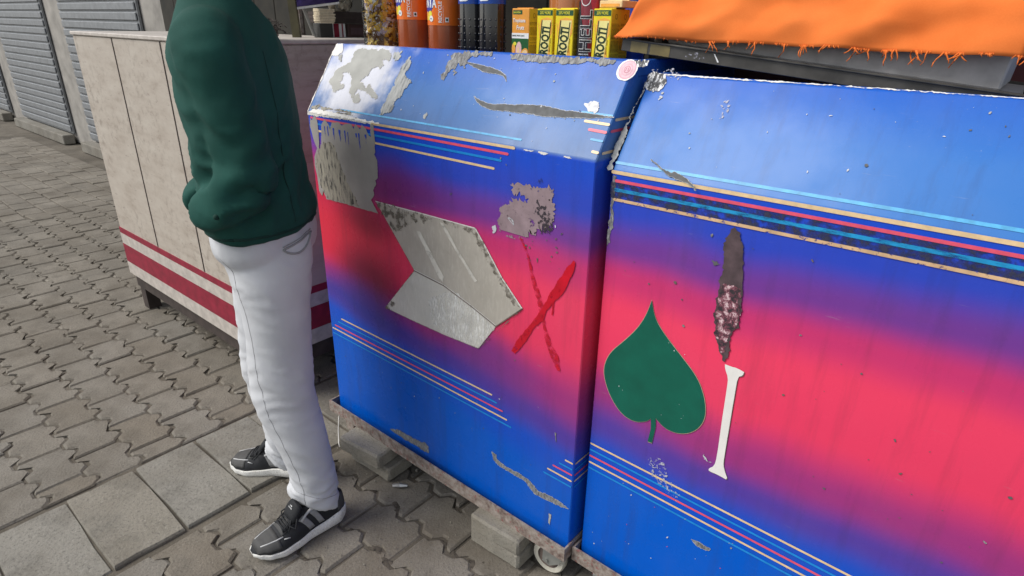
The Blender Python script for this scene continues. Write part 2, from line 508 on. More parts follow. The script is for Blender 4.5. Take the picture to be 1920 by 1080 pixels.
PX0, PITCH, ROWH = 0.37, 0.21, 0.14
def wave(x, amp=0.0135):
    t = ((x - 0.31) / 0.105) % 1.0
    if t < 0.22: return amp
    if t < 0.42: return amp * (1 - (t - 0.22) / 0.10)
    if t < 0.80: return -amp
    return -amp + 2 * amp * (t - 0.80) / 0.20
def paver_mesh(xa, xb, j, seed):
    """zig-zag interlocking block: straight ends, waved long sides; local origin at its middle, top at z=0"""
    rnd = random.Random(seed)
    g = 0.0042
    cx = (xa + xb) / 2
    y0, y1 = -0.257 + ROWH * j, -0.117 + ROWH * j
    cy = (y0 + y1) / 2
    xs = [xa + g]
    ks = sorted(q for k in range(-40, 60) for q in (0.31 + .105 * k + .0231, 0.31 + .105 * k + .0441, 0.31 + .105 * k + .084, .31 + .105 * k + .105) if xa + .012 < q < xb - .012)
    xs += ks + [xb - g]
    jit = lambda: rnd.uniform(-.004, .004)
    top = [(q, y1 + wave(q) - g + jit()) for q in xs]
    bot = [(q, y0 + wave(q) + g + jit()) for q in xs]
    out = bot + top[::-1]
    out = [Vector((a - cx, b - cy)) for a, b in out]
    n = len(out)
    ins = []
    for i in range(n):
        p = out[i]
        ins.append(p + (Vector((0, 0)) - p).normalized() * 0.0075)
    bm = bmesh.new()
    ti = [bm.verts.new((p.x, p.y, rnd.uniform(-.0007, .0007))) for p in ins]
    to = [bm.verts.new((p.x, p.y, -0.005 + rnd.uniform(-.001, .001))) for p in out]
    bo = [bm.verts.new((p.x, p.y, -0.055)) for p in out]
    f = bm.faces.new(ti)
    for i in range(n):
        k = (i + 1) % n
        bm.faces.new((to[i], to[k], ti[k], ti[i]))
        bm.faces.new((bo[i], bo[k], to[k], to[i]))
    bmesh.ops.triangulate(bm, faces=[f])
    return bm, cx, cy

pave = bpy.data.objects.new("pavement", None)
COL.objects.link(pave)
pave["kind"] = "structure"
SLAB_X = 0.035
KERB_X = SLAB_X - 0.40
shared = {}
spots_ = []
for j in range(-8, 9):
    off = PX0 if j % 2 == 0 else PX0 + 0.107
    for k in range(-40, 11):
        xa = off + PITCH * k
        xb = xa + PITCH
        if xb > KERB_X - 0.015 and xb < SLAB_X + 0.05:
            if xa < KERB_X - 0.07: spots_.append((xa, KERB_X - 0.012, j, k, 0.0))
            continue
        a = xa
        if KERB_X - 0.02 < xa < SLAB_X + 0.02: a = SLAB_X + 0.015
        spots_.append((a, xb, j, k, a - xa))
def far_(s):
    return ((s[0] + s[1]) / 2 - 0.7) ** 2 + (-0.187 + ROWH * s[2] + 0.4) ** 2
spots_.sort(key=far_)
rest = bmesh.new()
for n_, (a, xb, j, k, cut) in enumerate(spots_):
    key = (round(cut, 3), round(xb - a, 3), j % 2, (j * 7 + k * 3) % 5)
    cx, cy = (a + xb) / 2 + random.uniform(-.002, .002), -0.187 + ROWH * j + random.uniform(-.002, .002)
    cz = random.uniform(-.004, .002)
    rot = (random.uniform(-.010, .010), random.uniform(-.010, .010), random.uniform(-.012, .012))
    if n_ < 300:
        if key in shared:
            o = obj("paver", shared[key], None, pave)
        else:
            bm, _, _ = paver_mesh(a, xb, j, hash(key) % 999)
            o = obj("paver", bm, M['paver'], pave)
            shared[key] = o.data
        o.location = (cx, cy, cz)
        o.rotation_euler = rot
    else:
        bm, _, _ = paver_mesh(a, xb, j, hash(key) % 999)
        bmesh.ops.transform(bm, matrix=Matrix.Translation((cx, cy, cz)) @ Matrix.Rotation(rot[2], 4, 'Z') @ Matrix.Rotation(rot[0], 4, 'X'), verts=bm.verts)
        t_ = bpy.data.meshes.new("t"); bm.to_mesh(t_); bm.free()
        rest.from_mesh(t_); bpy.data.meshes.remove(t_)
far_pavers = obj("far_pavers", rest, M['paver'], pave)
far_pavers["kind"] = "stuff"

def slab_mesh(w, h, seed):
    rnd = random.Random(seed)
    out = []
    for (ax, ay), (bx, by) in (((-1, -1), (1, -1)), ((1, -1), (1, 1)), ((1, 1), (-1, 1)), ((-1, 1), (-1, -1))):
        for t in (0, .33, .66):
            out.append(Vector(((ax + (bx - ax) * t) * w / 2 + rnd.uniform(-.003, .003), (ay + (by - ay) * t) * h / 2 + rnd.uniform(-.003, .003))))
    n = len(out)
    bm = bmesh.new()
    ti = [bm.verts.new((p.x * (1 - .02), p.y * (1 - .025), 0)) for p in out]
    to = [bm.verts.new((p.x, p.y, -.006)) for p in out]
    bo = [bm.verts.new((p.x, p.y, -.06)) for p in out]
    bm.faces.new(ti)
    for i in range(n):
        k = (i + 1) % n
        bm.faces.new((to[i], to[k], ti[k], ti[i]))
        bm.faces.new((bo[i], bo[k], to[k], to[i]))
    return bm
slabs = [slab_mesh(0.392, 0.193, s) for s in range(4)]
sl = []
x_ = SLAB_X - 0.20
ci = 0
for c in range(1):
    for r in range(-11, 7):
        i = (c * 3 + r * 5) % 4
        if len(sl) < 4 and ci < 4:
            o = obj("slab", slabs[ci], M['slab'], pave)
            sl.append(o.data); ci += 1
        else:
            o = obj("slab", sl[i], None, pave)
        o.location = (x_ - 0.4 * c + random.uniform(-.003, .003), -0.075 + 0.2 * r + (0.1 if c % 2 else 0) + random.uniform(-.003, .003), 0.003 + random.uniform(-.005, .004))
        o.rotation_euler = (random.uniform(-.012, .012), random.uniform(-.010, .010), random.uniform(-.010, .010))
kb = bmesh.new()
box(kb, -60, 60, -2.42, -2.3, -0.10, 0.01, 0.01)
k = obj("kerb", kb, M['slab']); k["kind"] = "structure"

M['darkwall'] = simple('grimy_dark_boarding', (0.022, 0.019, 0.012), 0.8, var=0.3, scale=8, bmp=0.2)
M['plaster'] = simple('weathered_plaster', (0.33, 0.31, 0.28), 0.9, var=0.15, scale=6, bmp=0.2)
M['shutter'] = simple('grey_shutter_steel', (0.24, 0.25, 0.26), 0.5, metal=0.3, var=0.1, scale=20)
wall = thing("boarded_wall", "dark boarded wall closing the back of the market stalls", "wall", (-1.2, 1.25, 0))
for i in range(30):
    bd = obj("board", boxm(-0.118, 0.118, 0.0, 0.03 + 0.012 * (i % 2), 0, 2.5, 0.004), M['darkwall'], wall, (-2.6 + i * 0.24, 0.0, 0))
pw = thing("shop_front", "weathered plaster shop front with a closed grey shutter further down the street", "shop", (-3.95, 1.25, 0))
obj("wall", boxm(-9.0, 0, 0.05, 0.3, 0, 3.0, 0.01), M['plaster'], pw)
for q in range(3):
    sh = obj("shutter", boxm(-1.0, 1.0, 0.0, 0.02, 0.12, 2.3), M['shutter'], pw, (-1.5 - q * 2.6, 0.02, 0))
    sb = bmesh.new()
    for z in range(26):
        box(sb, -0.98, 0.98, -0.016, -0.003, 0.14 + z * 0.082, 0.205 + z * 0.082, 0.006)
    so = obj("slat", sb, M['shutter'], sh)
    so["kind"] = "stuff"
    obj("plinth", boxm(-1.0, 1.0, -0.12, 0.0, 0, 0.11, 0.008), M['slab'], pw, (-1.5 - q * 2.6, 0.02, 0))
aw = thing("added_shade_canopy", "unseen canopy roof added over the stalls to darken them, on iron posts", "shade_canopy", (0.6, 0.75, 0))
obj("sheet", boxm(-2.6, 2.6, -0.28, 0.62, 2.28, 2.30), M['darkwall'], aw)  # out-of-view roof, added to keep sky light out of the stall interior
for q in (-2.4, 2.4):
    obj("post", tube(bmesh.new(), [(q, 0.40, 0), (q, 0.40, 2.28)], 0.02, 8), M['iron'], aw)

# ------------------------------------------------------------------ painted counter carts
def slope_put(d, h, rz):
    L = math.hypot(d, h)
    def put(u, s, l):
        return Vector((u, d / L * s - h / L * l, rz + h / L * s + d / L * l))
    return put
frontp = lambda u, v, l: Vector((u, -l, v))
rightp = lambda u, v, l: Vector((1.0 + l, u, v))

def cart_body(rz, d, h, zb, depth=0.62):
    prof = [(0, zb), (0, rz), (d, rz + h), (d + .012, rz + h), (d + .014, rz + h - .033), (depth, rz + h - .033), (depth, zb)]
    bm = bmesh.new()
    A = [bm.verts.new((0, y, z)) for y, z in prof]
    B = [bm.verts.new((1, y, z)) for y, z in prof]
    n = len(prof)
    for i in range(n):
        k = (i + 1) % n
        bm.faces.new((A[i], A[k], B[k], B[i]))
    fa = bm.faces.new(A[::-1]); fb = bm.faces.new(B)
    bmesh.ops.recalc_face_normals(bm, faces=bm.faces)
    es = []
    for i in (0, 1):
        for side in (A, B):
            e = bm.edges.get((side[i], side[i + 1]))
            es.append(e)
    es.append(bm.edges.get((A[1], B[1])))
    es.append(bm.edges.get((A[2], B[2])))
    bmesh.ops.bevel(bm, geom=es, offset=0.006, segments=3, affect='EDGES', profile=0.6)
    return bm

def rail(bm, ax, a0, a1, b, z0, z1, t, fl, inward):
    """angle-iron rail: an upright flange and a flat one"""
    if ax == 'x':
        box(bm, a0, a1, min(b, b + t * inward), max(b, b + t * inward), z0, z1)
        y2 = b + t * inward
        y3 = b + fl * inward
        box(bm, a0 + .001, a1 - .001, min(y2, y3), max(y2, y3), z0 + .001, z0 + t)
    else:
        box(bm, min(b, b + t * inward), max(b, b + t * inward), a0, a1, z0, z1)

def make_frame(parent, x0, x1, y0, y1, z0, z1):
    for nm in range(4):
        bm = bmesh.new()
        if nm == 0: rail(bm, 'x', x0, x1, y0, z0, z1, .005, .045, 1)
        if nm == 1: rail(bm, 'x', x0, x1, y1, z0, z1, .005, .045, -1)
        if nm == 2: rail(bm, 'y', y0 + .0055, y1 - .0055, x0, z0, z1 - .001, .005, .045, 1)
        if nm == 3: rail(bm, 'y', y0 + .0055, y1 - .0055, x1, z0, z1 - .001, .005, .045, -1)
        obj("frame_rail", bm, M['iron'], parent)

M['tyre'] = simple('cream_nylon_wheel', (0.62, 0.59, 0.50), 0.55, var=0.12, scale=30, bmp=0.08)
M['hub'] = simple('brown_grimy_hub', (0.17, 0.13, 0.11), 0.7, var=0.2, scale=40, bmp=0.2)
M['zinc'] = simple('dull_zinc_plate', (0.33, 0.335, 0.31), 0.5, metal=0.4, var=0.1, scale=20)
def caster(parent, x, y, ztop, rz):
    c = bpy.data.objects.new("caster", None)
    COL.objects.link(c); c.parent = parent
    c.location = (x, y, 0); c.rotation_euler = (0, 0, rz)
    Rw = 0.050
    w = bmesh.new()
    n = 40
    prof = [(Rw * .66, -.0125), (Rw * .93, -.0125), (Rw, -.008), (Rw, .008), (Rw * .93, .0125), (Rw * .66, .0125)]
    rings = []
    for r, yy in prof:
        rings.append([w.verts.new((r * math.cos(2 * math.pi * k / n), yy, Rw + .001 + r * math.sin(2 * math.pi * k / n))) for k in range(n)])
    for i in range(len(rings)):
        A, B = rings[i], rings[(i + 1) % len(rings)]
        for k in range(n):
            w.faces.new((A[k], A[(k + 1) % n], B[(k + 1) % n], B[k]))
    bmesh.ops.recalc_face_normals(w, faces=w.faces)
    smooth(obj("tyre", w, M['tyre'], c), 40)
    hb = bmesh.new()
    rings = []
    for r, yy in ((.012, -.013), (.014, -.009), (Rw * .62, -.007), (Rw * .66, -.011), (Rw * .66, .011), (Rw * .62, .007), (.014, .009), (.012, .013)):
        rings.append([hb.verts.new((r * math.cos(2 * math.pi * k / 28), yy, Rw + .001 + r * math.sin(2 * math.pi * k / 28))) for k in range(28)])
    for A, B in zip(rings, rings[1:]):
        for k in range(28):
            hb.faces.new((A[k], A[(k + 1) % 28], B[(k + 1) % 28], B[k]))
    hb.faces.new(rings[0]); hb.faces.new(rings[-1])
    bmesh.ops.recalc_face_normals(hb, faces=hb.faces)
    obj("hub", hb, M['hub'], c)
    br = bmesh.new()
    for sy in (-1, 1):
        pts = [(-.014, Rw - .010), (.010, Rw - .016), (.040, Rw + .008), (.050, Rw + .034), (.048, ztop - .003), (-.012, ztop - .003)]
        f0 = [br.verts.new((px, sy * .0165, pz)) for px, pz in pts]
        f1 = [br.verts.new((px, sy * .0195, pz)) for px, pz in pts]
        br.faces.new(f0); br.faces.new(f1)
        for i in range(len(pts)):
            k2 = (i + 1) % len(pts)
            br.faces.new((f0[i], f0[k2], f1[k2], f1[i]))
    box(br, -.025, .055, -.030, .030, ztop - .003, ztop)
    bmesh.ops.recalc_face_normals(br, faces=br.faces)
    obj("bracket", br, M['zinc'], c)
    obj("axle", tube(bmesh.new(), [(0, -.024, Rw + .001), (0, .024, Rw + .001)], .006, 10), M['zinc'], c)
    return c

D = {'S_big':[(0.1178,0.2076),(0.1025,0.197),(0.106,0.1798),(0.1064,0.1674),(0.0903,0.1578),(0.061,0.1448),(0.0525,0.1342),(0.053,0.1216),(0.0424,0.1083),(0.05,0.0937),(0.0706,0.0829),(0.0819,0.0714),(0.1031,0.0794),(0.1206,0.087),(0.1199,0.0968),(0.104,0.0955),(0.0933,0.1033),(0.099,0.1149),(0.0883,0.1315),(0.1203,0.1337),(0.1412,0.118),(0.1523,0.0945),(0.1537,0.0752),(0.1697,0.067),(0.1824,0.0609),(0.1789,0.075),(0.1855,0.09),(0.2212,0.0859),(0.2475,0.0764),(0.274,0.066),(0.2801,0.0724),(0.2627,0.0848),(0.2385,0.0968),(0.2268,0.1076),(0.2222,0.0954),(0.2035,0.1034),(0.1811,0.1113),(0.1908,0.124),(0.2052,0.1346),(0.2087,0.1516),(0.2243,0.1597),(0.2414,0.1536),(0.2507,0.166),(0.2361,0.1793),(0.2495,0.1848),(0.2648,0.1785),(0.2652,0.1974),(0.2489,0.2084),(0.2273,0.211),(0.1814,0.2079),(0.145,0.21)],'S_blob':[(0.195,0.0776),(0.1846,0.0659),(0.185,0.054),(0.1992,0.0482),(0.2118,0.0506),(0.2151,0.0592),(0.2046,0.0678)],'S_small':[(0.2748,0.1978),(0.2852,0.2077),(0.3027,0.2107),(0.3043,0.1969),(0.2956,0.1814),(0.2782,0.1863)],'S_cream':[(0.0049,0.2196),(0.0351,0.2207),(0.0454,0.2046),(0.0475,0.1895),(0.0336,0.1812),(0.0095,0.1826),(-0.0,0.1911),(0.0025,0.2054)],'S_cream2':[(0.0395,0.184),(0.052,0.1884),(0.0613,0.1649),(0.0445,0.1703)],'S_strip':[(0.3416,0.1976),(0.3334,0.1846),(0.3244,0.1565),(0.3235,0.1198),(0.3223,0.0946),(0.3186,0.0737),(0.3148,0.0527),(0.3171,0.0245),(0.3563,0.0367),(0.3599,0.0573),(0.349,0.0652),(0.3746,0.0856),(0.3707,0.1032),(0.3843,0.1223),(0.3801,0.1298),(0.3623,0.1341),(0.3501,0.1445),(0.3568,0.1654),(0.3528,0.1833)],'S_fork':[(0.5066,0.2148),(0.4922,0.2109),(0.4861,0.1911),(0.4898,0.1633),(0.4842,0.1478),(0.4882,0.1352),(0.4998,0.1446),(0.5101,0.1668),(0.5132,0.1712),(0.5269,0.153),(0.527,0.1657),(0.5209,0.1824),(0.5403,0.1814),(0.5523,0.1737),(0.5494,0.1946),(0.5595,0.2056),(0.5888,0.2092),(0.6246,0.213),(0.6192,0.2189),(0.5836,0.2194),(0.5449,0.2187)],'S_hook':[(0.5458,0.1912),(0.579,0.1879),(0.6118,0.1836),(0.6414,0.1793),(0.6689,0.173),(0.6884,0.1623),(0.6951,0.1509),(0.6815,0.1618),(0.6647,0.1667),(0.6348,0.1677),(0.6081,0.171),(0.5781,0.1795)],'S_long':[(0.6169,0.1062),(0.637,0.0989),(0.6622,0.0933),(0.6872,0.0918),(0.7184,0.0959),(0.7527,0.0965),(0.749,0.0982),(0.8185,0.103),(0.8753,0.0976),(0.9396,0.0972),(1.0008,0.0956),(0.9555,0.089),(0.8822,0.0821),(0.8295,0.0791),(0.7791,0.0811),(0.761,0.0791),(0.7375,0.0804),(0.7149,0.079),(0.6841,0.0787),(0.6571,0.0838),(0.6323,0.0934)],'S_band':[(0.672,0.2188),(0.7397,0.2188),(0.8352,0.2174),(0.8997,0.2192),(0.956,0.2178),(0.9536,0.209),(0.9315,0.2034),(0.8966,0.2116),(0.8548,0.2033),(0.7971,0.2031),(0.7477,0.2018),(0.6827,0.2047)],'S_round':[(0.9798,0.2188),(0.9946,0.2157),(1.0057,0.2047),(1.0095,0.192),(1.0025,0.1799),(0.9892,0.1763),(0.976,0.1818),(0.9685,0.1945),(0.9697,0.2104)],'S_white':[(0.922,0.119),(0.9356,0.1243),(0.9545,0.1235),(0.9607,0.1123),(0.9566,0.0987),(0.94,0.1009),(0.9267,0.1114)],'S_corner':[(0.9957,0.2197),(1.0243,0.2207),(1.0312,0.2165),(1.0265,0.2085),(1.0148,0.2052),(1.0055,0.2085)],'S_fleck':[(0.4846,0.0511),(0.4774,0.0407),(0.4833,0.0328),(0.4932,0.0329),(0.4906,0.0454)],'S_edgepeel':[(0.0066,0.0165),(0.0315,0.0241),(0.045,0.0305),(0.0641,0.0224),(0.1159,0.0192),(0.1381,0.0252),(0.1847,0.0205),(0.2175,0.0134),(0.2399,0.0053),(0.1882,0.0149),(0.0911,0.0165),(0.0238,0.012)],'S_cyan':[(0.1519,0.0222),(0.8046,0.0193)],'S_rc':[(0.9404,0.0807),(1.0102,0.0785)],'S_rp':[(0.9567,0.0637),(1.0129,0.0605)],'S_rb':[(0.922,0.0989),(1.0071,0.0977)],'S_rb2':[(0.9773,0.0454),(1.0077,0.0438)],'S_ro':[(0.9963,0.0272),(1.0041,0.0261)],'F_pk':[(0.0164,1.1354),(0.7719,1.1313)],'F_cy':[(0.281,1.123),(0.752,1.1143)],'F_cr':[(0.3008,1.0988),(0.7315,1.0933)],'F_ridge':[(0.0646,1.1491),(0.7898,1.1499)],'F_l1':[(0.0675,0.4946),(0.7287,0.4895)],'F_l2':[(0.0473,0.478),(0.7459,0.472)],'F_l3':[(0.0264,0.459),(0.7667,0.4546)],'F_l4':[(0.0118,0.444),(0.7819,0.4347)],'F_l5':[(0.0119,0.4258),(0.797,0.4182)],'F_r1':[(0.9865,0.4053),(1.0008,0.405)],'F_r2':[(0.9665,0.3895),(1.0004,0.3884)],'F_r3':[(0.9445,0.3708),(1.0,0.3716)],'F_r4':[(0.9269,0.3527),(0.9997,0.3531)],'F_r5':[(0.9107,0.3335),(0.9994,0.3345)],'R_1':[(0.0491,0.3957)],'R_3':[(0.0457,0.3627)],'R_4':[(0.0478,0.3444)],'R_5':[(0.0399,0.329)],'F_peel':[(0.012,1.1313),(0.0216,1.1264),(0.0379,1.1427),(0.0484,1.1292),(0.0496,1.094),(0.0425,1.042),(0.0545,1.0497),(0.0667,1.1165),(0.0855,1.1359),(0.1034,1.1234),(0.1085,1.1095),(0.1196,1.1308),(0.1544,1.1345),(0.1653,1.1272),(0.1829,1.1333),(0.2115,1.1364),(0.2187,1.1219),(0.2302,1.1384),(0.2489,1.1253),(0.2576,1.14),(0.2743,1.1309),(0.2854,1.1131),(0.294,1.1114),(0.2935,1.1438),(0.3068,1.1466),(0.3092,1.1106),(0.3071,1.072),(0.302,1.0657),(0.3135,1.0507),(0.3104,1.0022),(0.2984,0.9945),(0.3016,0.9835),(0.2861,0.9663),(0.2891,0.9521),(0.2733,0.9344),(0.3016,0.901),(0.2267,0.8997),(0.1479,0.8999),(0.0536,0.8964),(0.0416,0.92),(0.033,0.9023),(0.0192,0.916),(0.0172,0.9637),(0.0093,0.994),(0.0143,1.0197),(0.0328,1.0468),(0.0206,1.0665),(0.0078,1.1101)],'F_peelL':[(0.0626,1.0657),(0.0947,1.0728),(0.1235,1.0647),(0.133,1.0304),(0.1486,1.0029),(0.1766,0.9591),(0.2174,0.9025),(0.1482,0.9015),(0.0594,0.8991),(0.045,0.9238),(0.0323,0.928),(0.0212,0.9707),(0.0214,1.0145),(0.0371,1.0413)],'plate_up':[(0.2956,0.9352),(0.487,0.9387),(0.6748,0.9404),(0.7123,0.8967),(0.7619,0.8348),(0.8264,0.774),(0.7437,0.699),(0.6596,0.7276),(0.5596,0.7565),(0.4441,0.768),(0.3815,0.8385)],'plate_dn':[(0.4441,0.768),(0.5596,0.7565),(0.6596,0.7276),(0.7437,0.699),(0.6832,0.6133),(0.5541,0.6085),(0.4287,0.6089),(0.3051,0.6125),(0.3756,0.6915)],'plate_band1':[(0.46,0.8869),(0.4751,0.8882),(0.5606,0.783),(0.5571,0.7645),(0.5429,0.7737)],'plate_band2':[(0.5522,0.9298),(0.5661,0.9287),(0.6188,0.8657),(0.6815,0.8041),(0.671,0.799),(0.5973,0.8769)],'plate_shine':[(0.4974,0.6974),(0.5938,0.7533),(0.6704,0.7245),(0.7387,0.6908),(0.6832,0.6178),(0.578,0.6123),(0.5123,0.6273)],'F_patch':[(0.7815,1.0667),(0.8091,1.0728),(0.8591,1.0743),(0.9001,1.0772),(0.8982,1.0491),(0.9057,1.0365),(0.907,1.014),(0.8977,0.9948),(0.8704,0.98),(0.8494,0.9634),(0.8241,0.9485),(0.7977,0.9439),(0.7744,0.9464),(0.7467,0.9495),(0.7483,0.981),(0.7538,1.0097),(0.7768,1.0202),(0.7916,1.0348),(0.8322,1.0337),(0.8355,1.043),(0.7837,1.051)],'F_patchD':[(0.8569,1.0441),(0.8815,1.0402),(0.8965,1.0176),(0.9046,0.9963),(0.8988,0.9746),(0.8744,0.9691),(0.8685,0.9825),(0.8654,1.0112),(0.8541,1.0263)],'F_patchW':[(0.7266,0.9545),(0.7386,0.9619),(0.7407,0.9482),(0.7307,0.9396)],'F_patchU':[(0.8601,1.0898),(0.8685,1.0953),(0.8726,1.0808),(0.8608,1.0746)],'X_a':[(0.8109,0.9485),(0.8185,0.9487),(0.8363,0.9206),(0.8506,0.8868),(0.8571,0.8664),(0.8713,0.8386),(0.8859,0.8042),(0.8961,0.7481),(0.9167,0.7116),(0.9367,0.685),(0.9445,0.6483),(0.9352,0.648),(0.9148,0.6766),(0.8979,0.7116),(0.8887,0.7456),(0.8711,0.7996),(0.8501,0.8517),(0.8367,0.9083),(0.8168,0.9406)],'X_b':[(0.9629,0.9314),(0.9682,0.9269),(0.9672,0.9177),(0.9618,0.8984),(0.941,0.8496),(0.9179,0.8206),(0.8976,0.7916),(0.8913,0.7698),(0.8588,0.7286),(0.8329,0.6811),(0.8075,0.6447),(0.7949,0.6491),(0.8126,0.6843),(0.8506,0.7394),(0.8828,0.7902),(0.9029,0.8319),(0.9286,0.8801),(0.9504,0.9163)],'X_c':[(0.9128,0.8158),(0.917,0.8171),(0.9155,0.786),(0.9119,0.7848)],'F_scr':[(0.7317,0.3061),(0.7464,0.303),(0.7494,0.2884),(0.7841,0.2802),(0.8289,0.2835),(0.8617,0.2807),(0.8945,0.2625),(0.9308,0.2681),(0.9663,0.2685),(0.994,0.2621),(0.962,0.2554),(0.9214,0.2492),(0.8846,0.2459),(0.8513,0.2694),(0.8013,0.2708),(0.7613,0.2704),(0.7378,0.2795)],'F_scr2':[(0.9337,0.2112),(0.9416,0.2107),(0.9383,0.1732),(0.9334,0.1782)],'F_scr3':[(0.9372,0.4713),(0.9434,0.472),(0.9441,0.4438),(0.9403,0.4586)],'F_chip':[(0.2818,0.1608),(0.3151,0.177),(0.3467,0.1816),(0.3924,0.1828),(0.4298,0.1864),(0.4574,0.1929),(0.4694,0.1825),(0.4682,0.1607),(0.428,0.1581),(0.3756,0.1589),(0.3291,0.1574)],'T_cy':[(-0.0034,0.0178),(0.2406,0.0188)],'T_cr':[(-0.0055,1.1262),(0.2472,1.1294)],'G_pk':[(-0.0015,1.1101),(0.2501,1.1122)],'G_cy':[(-0.0046,1.0899),(0.253,1.0948)],'G_cr':[(-0.0067,1.0718),(0.2563,1.0748)],'G_l1':[(-0.0065,0.466),(0.3579,0.4604)],'G_l2':[(-0.0067,0.4484),(0.3612,0.4407)],'G_l3':[(-0.0052,0.4298),(0.3638,0.4248)],'G_l4':[(-0.0053,0.4111),(0.3669,0.4061)],'G_l5':[(-0.004,0.3946),(0.3701,0.3872)],'spade':[(0.1191,0.881),(0.1295,0.8457),(0.1536,0.8171),(0.2001,0.7785),(0.2369,0.7471),(0.2571,0.7103),(0.2661,0.6732),(0.2616,0.6422),(0.2433,0.6145),(0.2153,0.5979),(0.1843,0.5966),(0.1607,0.6118),(0.1634,0.5906),(0.1597,0.5459),(0.1492,0.5449),(0.1528,0.5812),(0.1497,0.6066),(0.1408,0.5939),(0.1118,0.5787),(0.0767,0.5853),(0.0454,0.6174),(0.0262,0.6563),(0.0218,0.6895),(0.0348,0.7288),(0.0649,0.7665),(0.0931,0.8061),(0.1102,0.843)],'letterI':[(0.2864,0.7974),(0.297,0.7969),(0.3115,0.7979),(0.3244,0.7948),(0.3228,0.7859),(0.3145,0.7801),(0.315,0.7393),(0.3165,0.6648),(0.3181,0.5867),(0.3195,0.5711),(0.325,0.5578),(0.3314,0.5462),(0.33,0.5412),(0.3114,0.5432),(0.2918,0.5421),(0.2919,0.5491),(0.3018,0.5601),(0.3036,0.5857),(0.3003,0.6699),(0.2982,0.7504),(0.2971,0.7706),(0.2878,0.7884)],'G_blot':[(0.2593,1.0713),(0.2555,1.0646),(0.2497,1.0469),(0.2463,1.031),(0.2506,1.0045),(0.2525,0.9737),(0.2511,0.9446),(0.2516,0.9122),(0.2517,0.8856),(0.2571,0.857),(0.2697,0.8271),(0.2798,0.803),(0.2848,0.8014),(0.2898,0.819),(0.2873,0.8438),(0.2899,0.8651),(0.2982,0.8878),(0.2966,0.9327),(0.2902,0.9872),(0.2817,1.0335),(0.2719,1.0608)],'G_blotM':[(0.2569,0.9559),(0.2744,0.9594),(0.2911,0.9563),(0.2958,0.9196),(0.2954,0.8869),(0.2889,0.8714),(0.2819,0.8487),(0.2812,0.814),(0.2687,0.8336),(0.2581,0.8607),(0.2535,0.8996),(0.253,0.9323)],'G_dark':[(-0.0121,1.1123),(0.0292,1.1102),(0.0803,1.1101),(0.1718,1.1101),(0.2092,1.1112),(0.2506,1.1092),(0.2558,1.0776),(0.2177,1.078),(0.1658,1.0776),(0.1109,1.0772),(0.0529,1.0758),(-0.0086,1.0744)],'T_black':[(0.0022,0.2209),(0.0141,0.2177),(0.0343,0.2125),(0.0396,0.2024),(0.0393,0.1867),(0.0303,0.1768),(0.0182,0.1745),(0.0046,0.1786),(-0.0029,0.1939),(-0.004,0.2098)],'T_scr':[(0.0736,0.0347),(0.0853,0.0291),(0.1042,0.0192),(0.1248,0.0135),(0.1285,0.0178),(0.1406,0.0144),(0.1571,0.0083),(0.1685,0.0014),(0.1819,-0.0103),(0.1681,-0.0022),(0.1505,0.0026),(0.1308,0.0073),(0.1145,0.0117),(0.0959,0.0215)],'T_edge':[(-0.004,0.1964),(-0.0034,0.1619),(-0.0075,0.1324),(-0.0105,0.1003),(-0.0136,0.0682),(-0.0145,0.0312),(-0.0118,0.0054),(-0.008,-0.0004),(0.0005,0.0023),(-0.0026,0.0226),(0.0009,0.0597),(-0.0001,0.0884),(-0.0069,0.0981),(-0.0033,0.1487),(0.0007,0.1915)],'T_top':[(-0.0014,0.2233),(0.0303,0.2227),(0.066,0.2225),(0.0722,0.2062),(0.0493,0.2006),(0.0428,0.2105),(0.0171,0.2166)],'T_sc2':[(0.1612,0.1578),(0.1712,0.1752),(0.1829,0.1709),(0.1865,0.1441),(0.1748,0.1319)],'G_scuff':[(0.1518,0.5053),(0.1745,0.513),(0.1998,0.4962),(0.2061,0.4777),(0.2403,0.4488),(0.2356,0.428),(0.2037,0.4361),(0.1685,0.4655)],'G_scr':[(0.2813,0.3446),(0.2959,0.3475),(0.3253,0.3468),(0.3229,0.3391),(0.2977,0.3347)],'G_scr2':[(0.2726,0.5776),(0.2823,0.5705),(0.2952,0.5652),(0.2781,0.5641)],'G_flk':[(0.2278,0.9955),(0.2381,0.9981),(0.2455,0.9932),(0.2366,0.9883)],'slab':[(0.025,-0.3642),(0.023,-0.2784)]}

def fl(parent, key, put, mat, lift, amp=0.003, seg=0.006, name="bare_patch", rim=None, du=0, dv=0):
    poly = [(a + du, b + dv) for a, b in D[key]]
    pts = ragged(poly, amp, seg, sum(map(ord, key))) if amp else [Vector(p) for p in poly]
    o = flat(name, pts, put, mat, parent, lift)
    if rim:
        ribbon(name + "_edge", pts, put, rim, parent, lift - 0.0002, 0.0014)
    return o

# ---- first cart
c1 = thing("counter_cart", "airbrushed blue and crimson counter cart with a bare metal arrow and red brushed cross", "cart", (0, 0, 0), 0, "airbrushed counter carts")
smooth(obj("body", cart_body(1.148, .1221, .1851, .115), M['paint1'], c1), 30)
for xs in ((0.001, 0.013), (0.987, 0.999)):
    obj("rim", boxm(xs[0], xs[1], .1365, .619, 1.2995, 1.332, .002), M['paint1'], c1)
make_frame(c1, -.026, 1.006, -.026, .635, .108, .151)
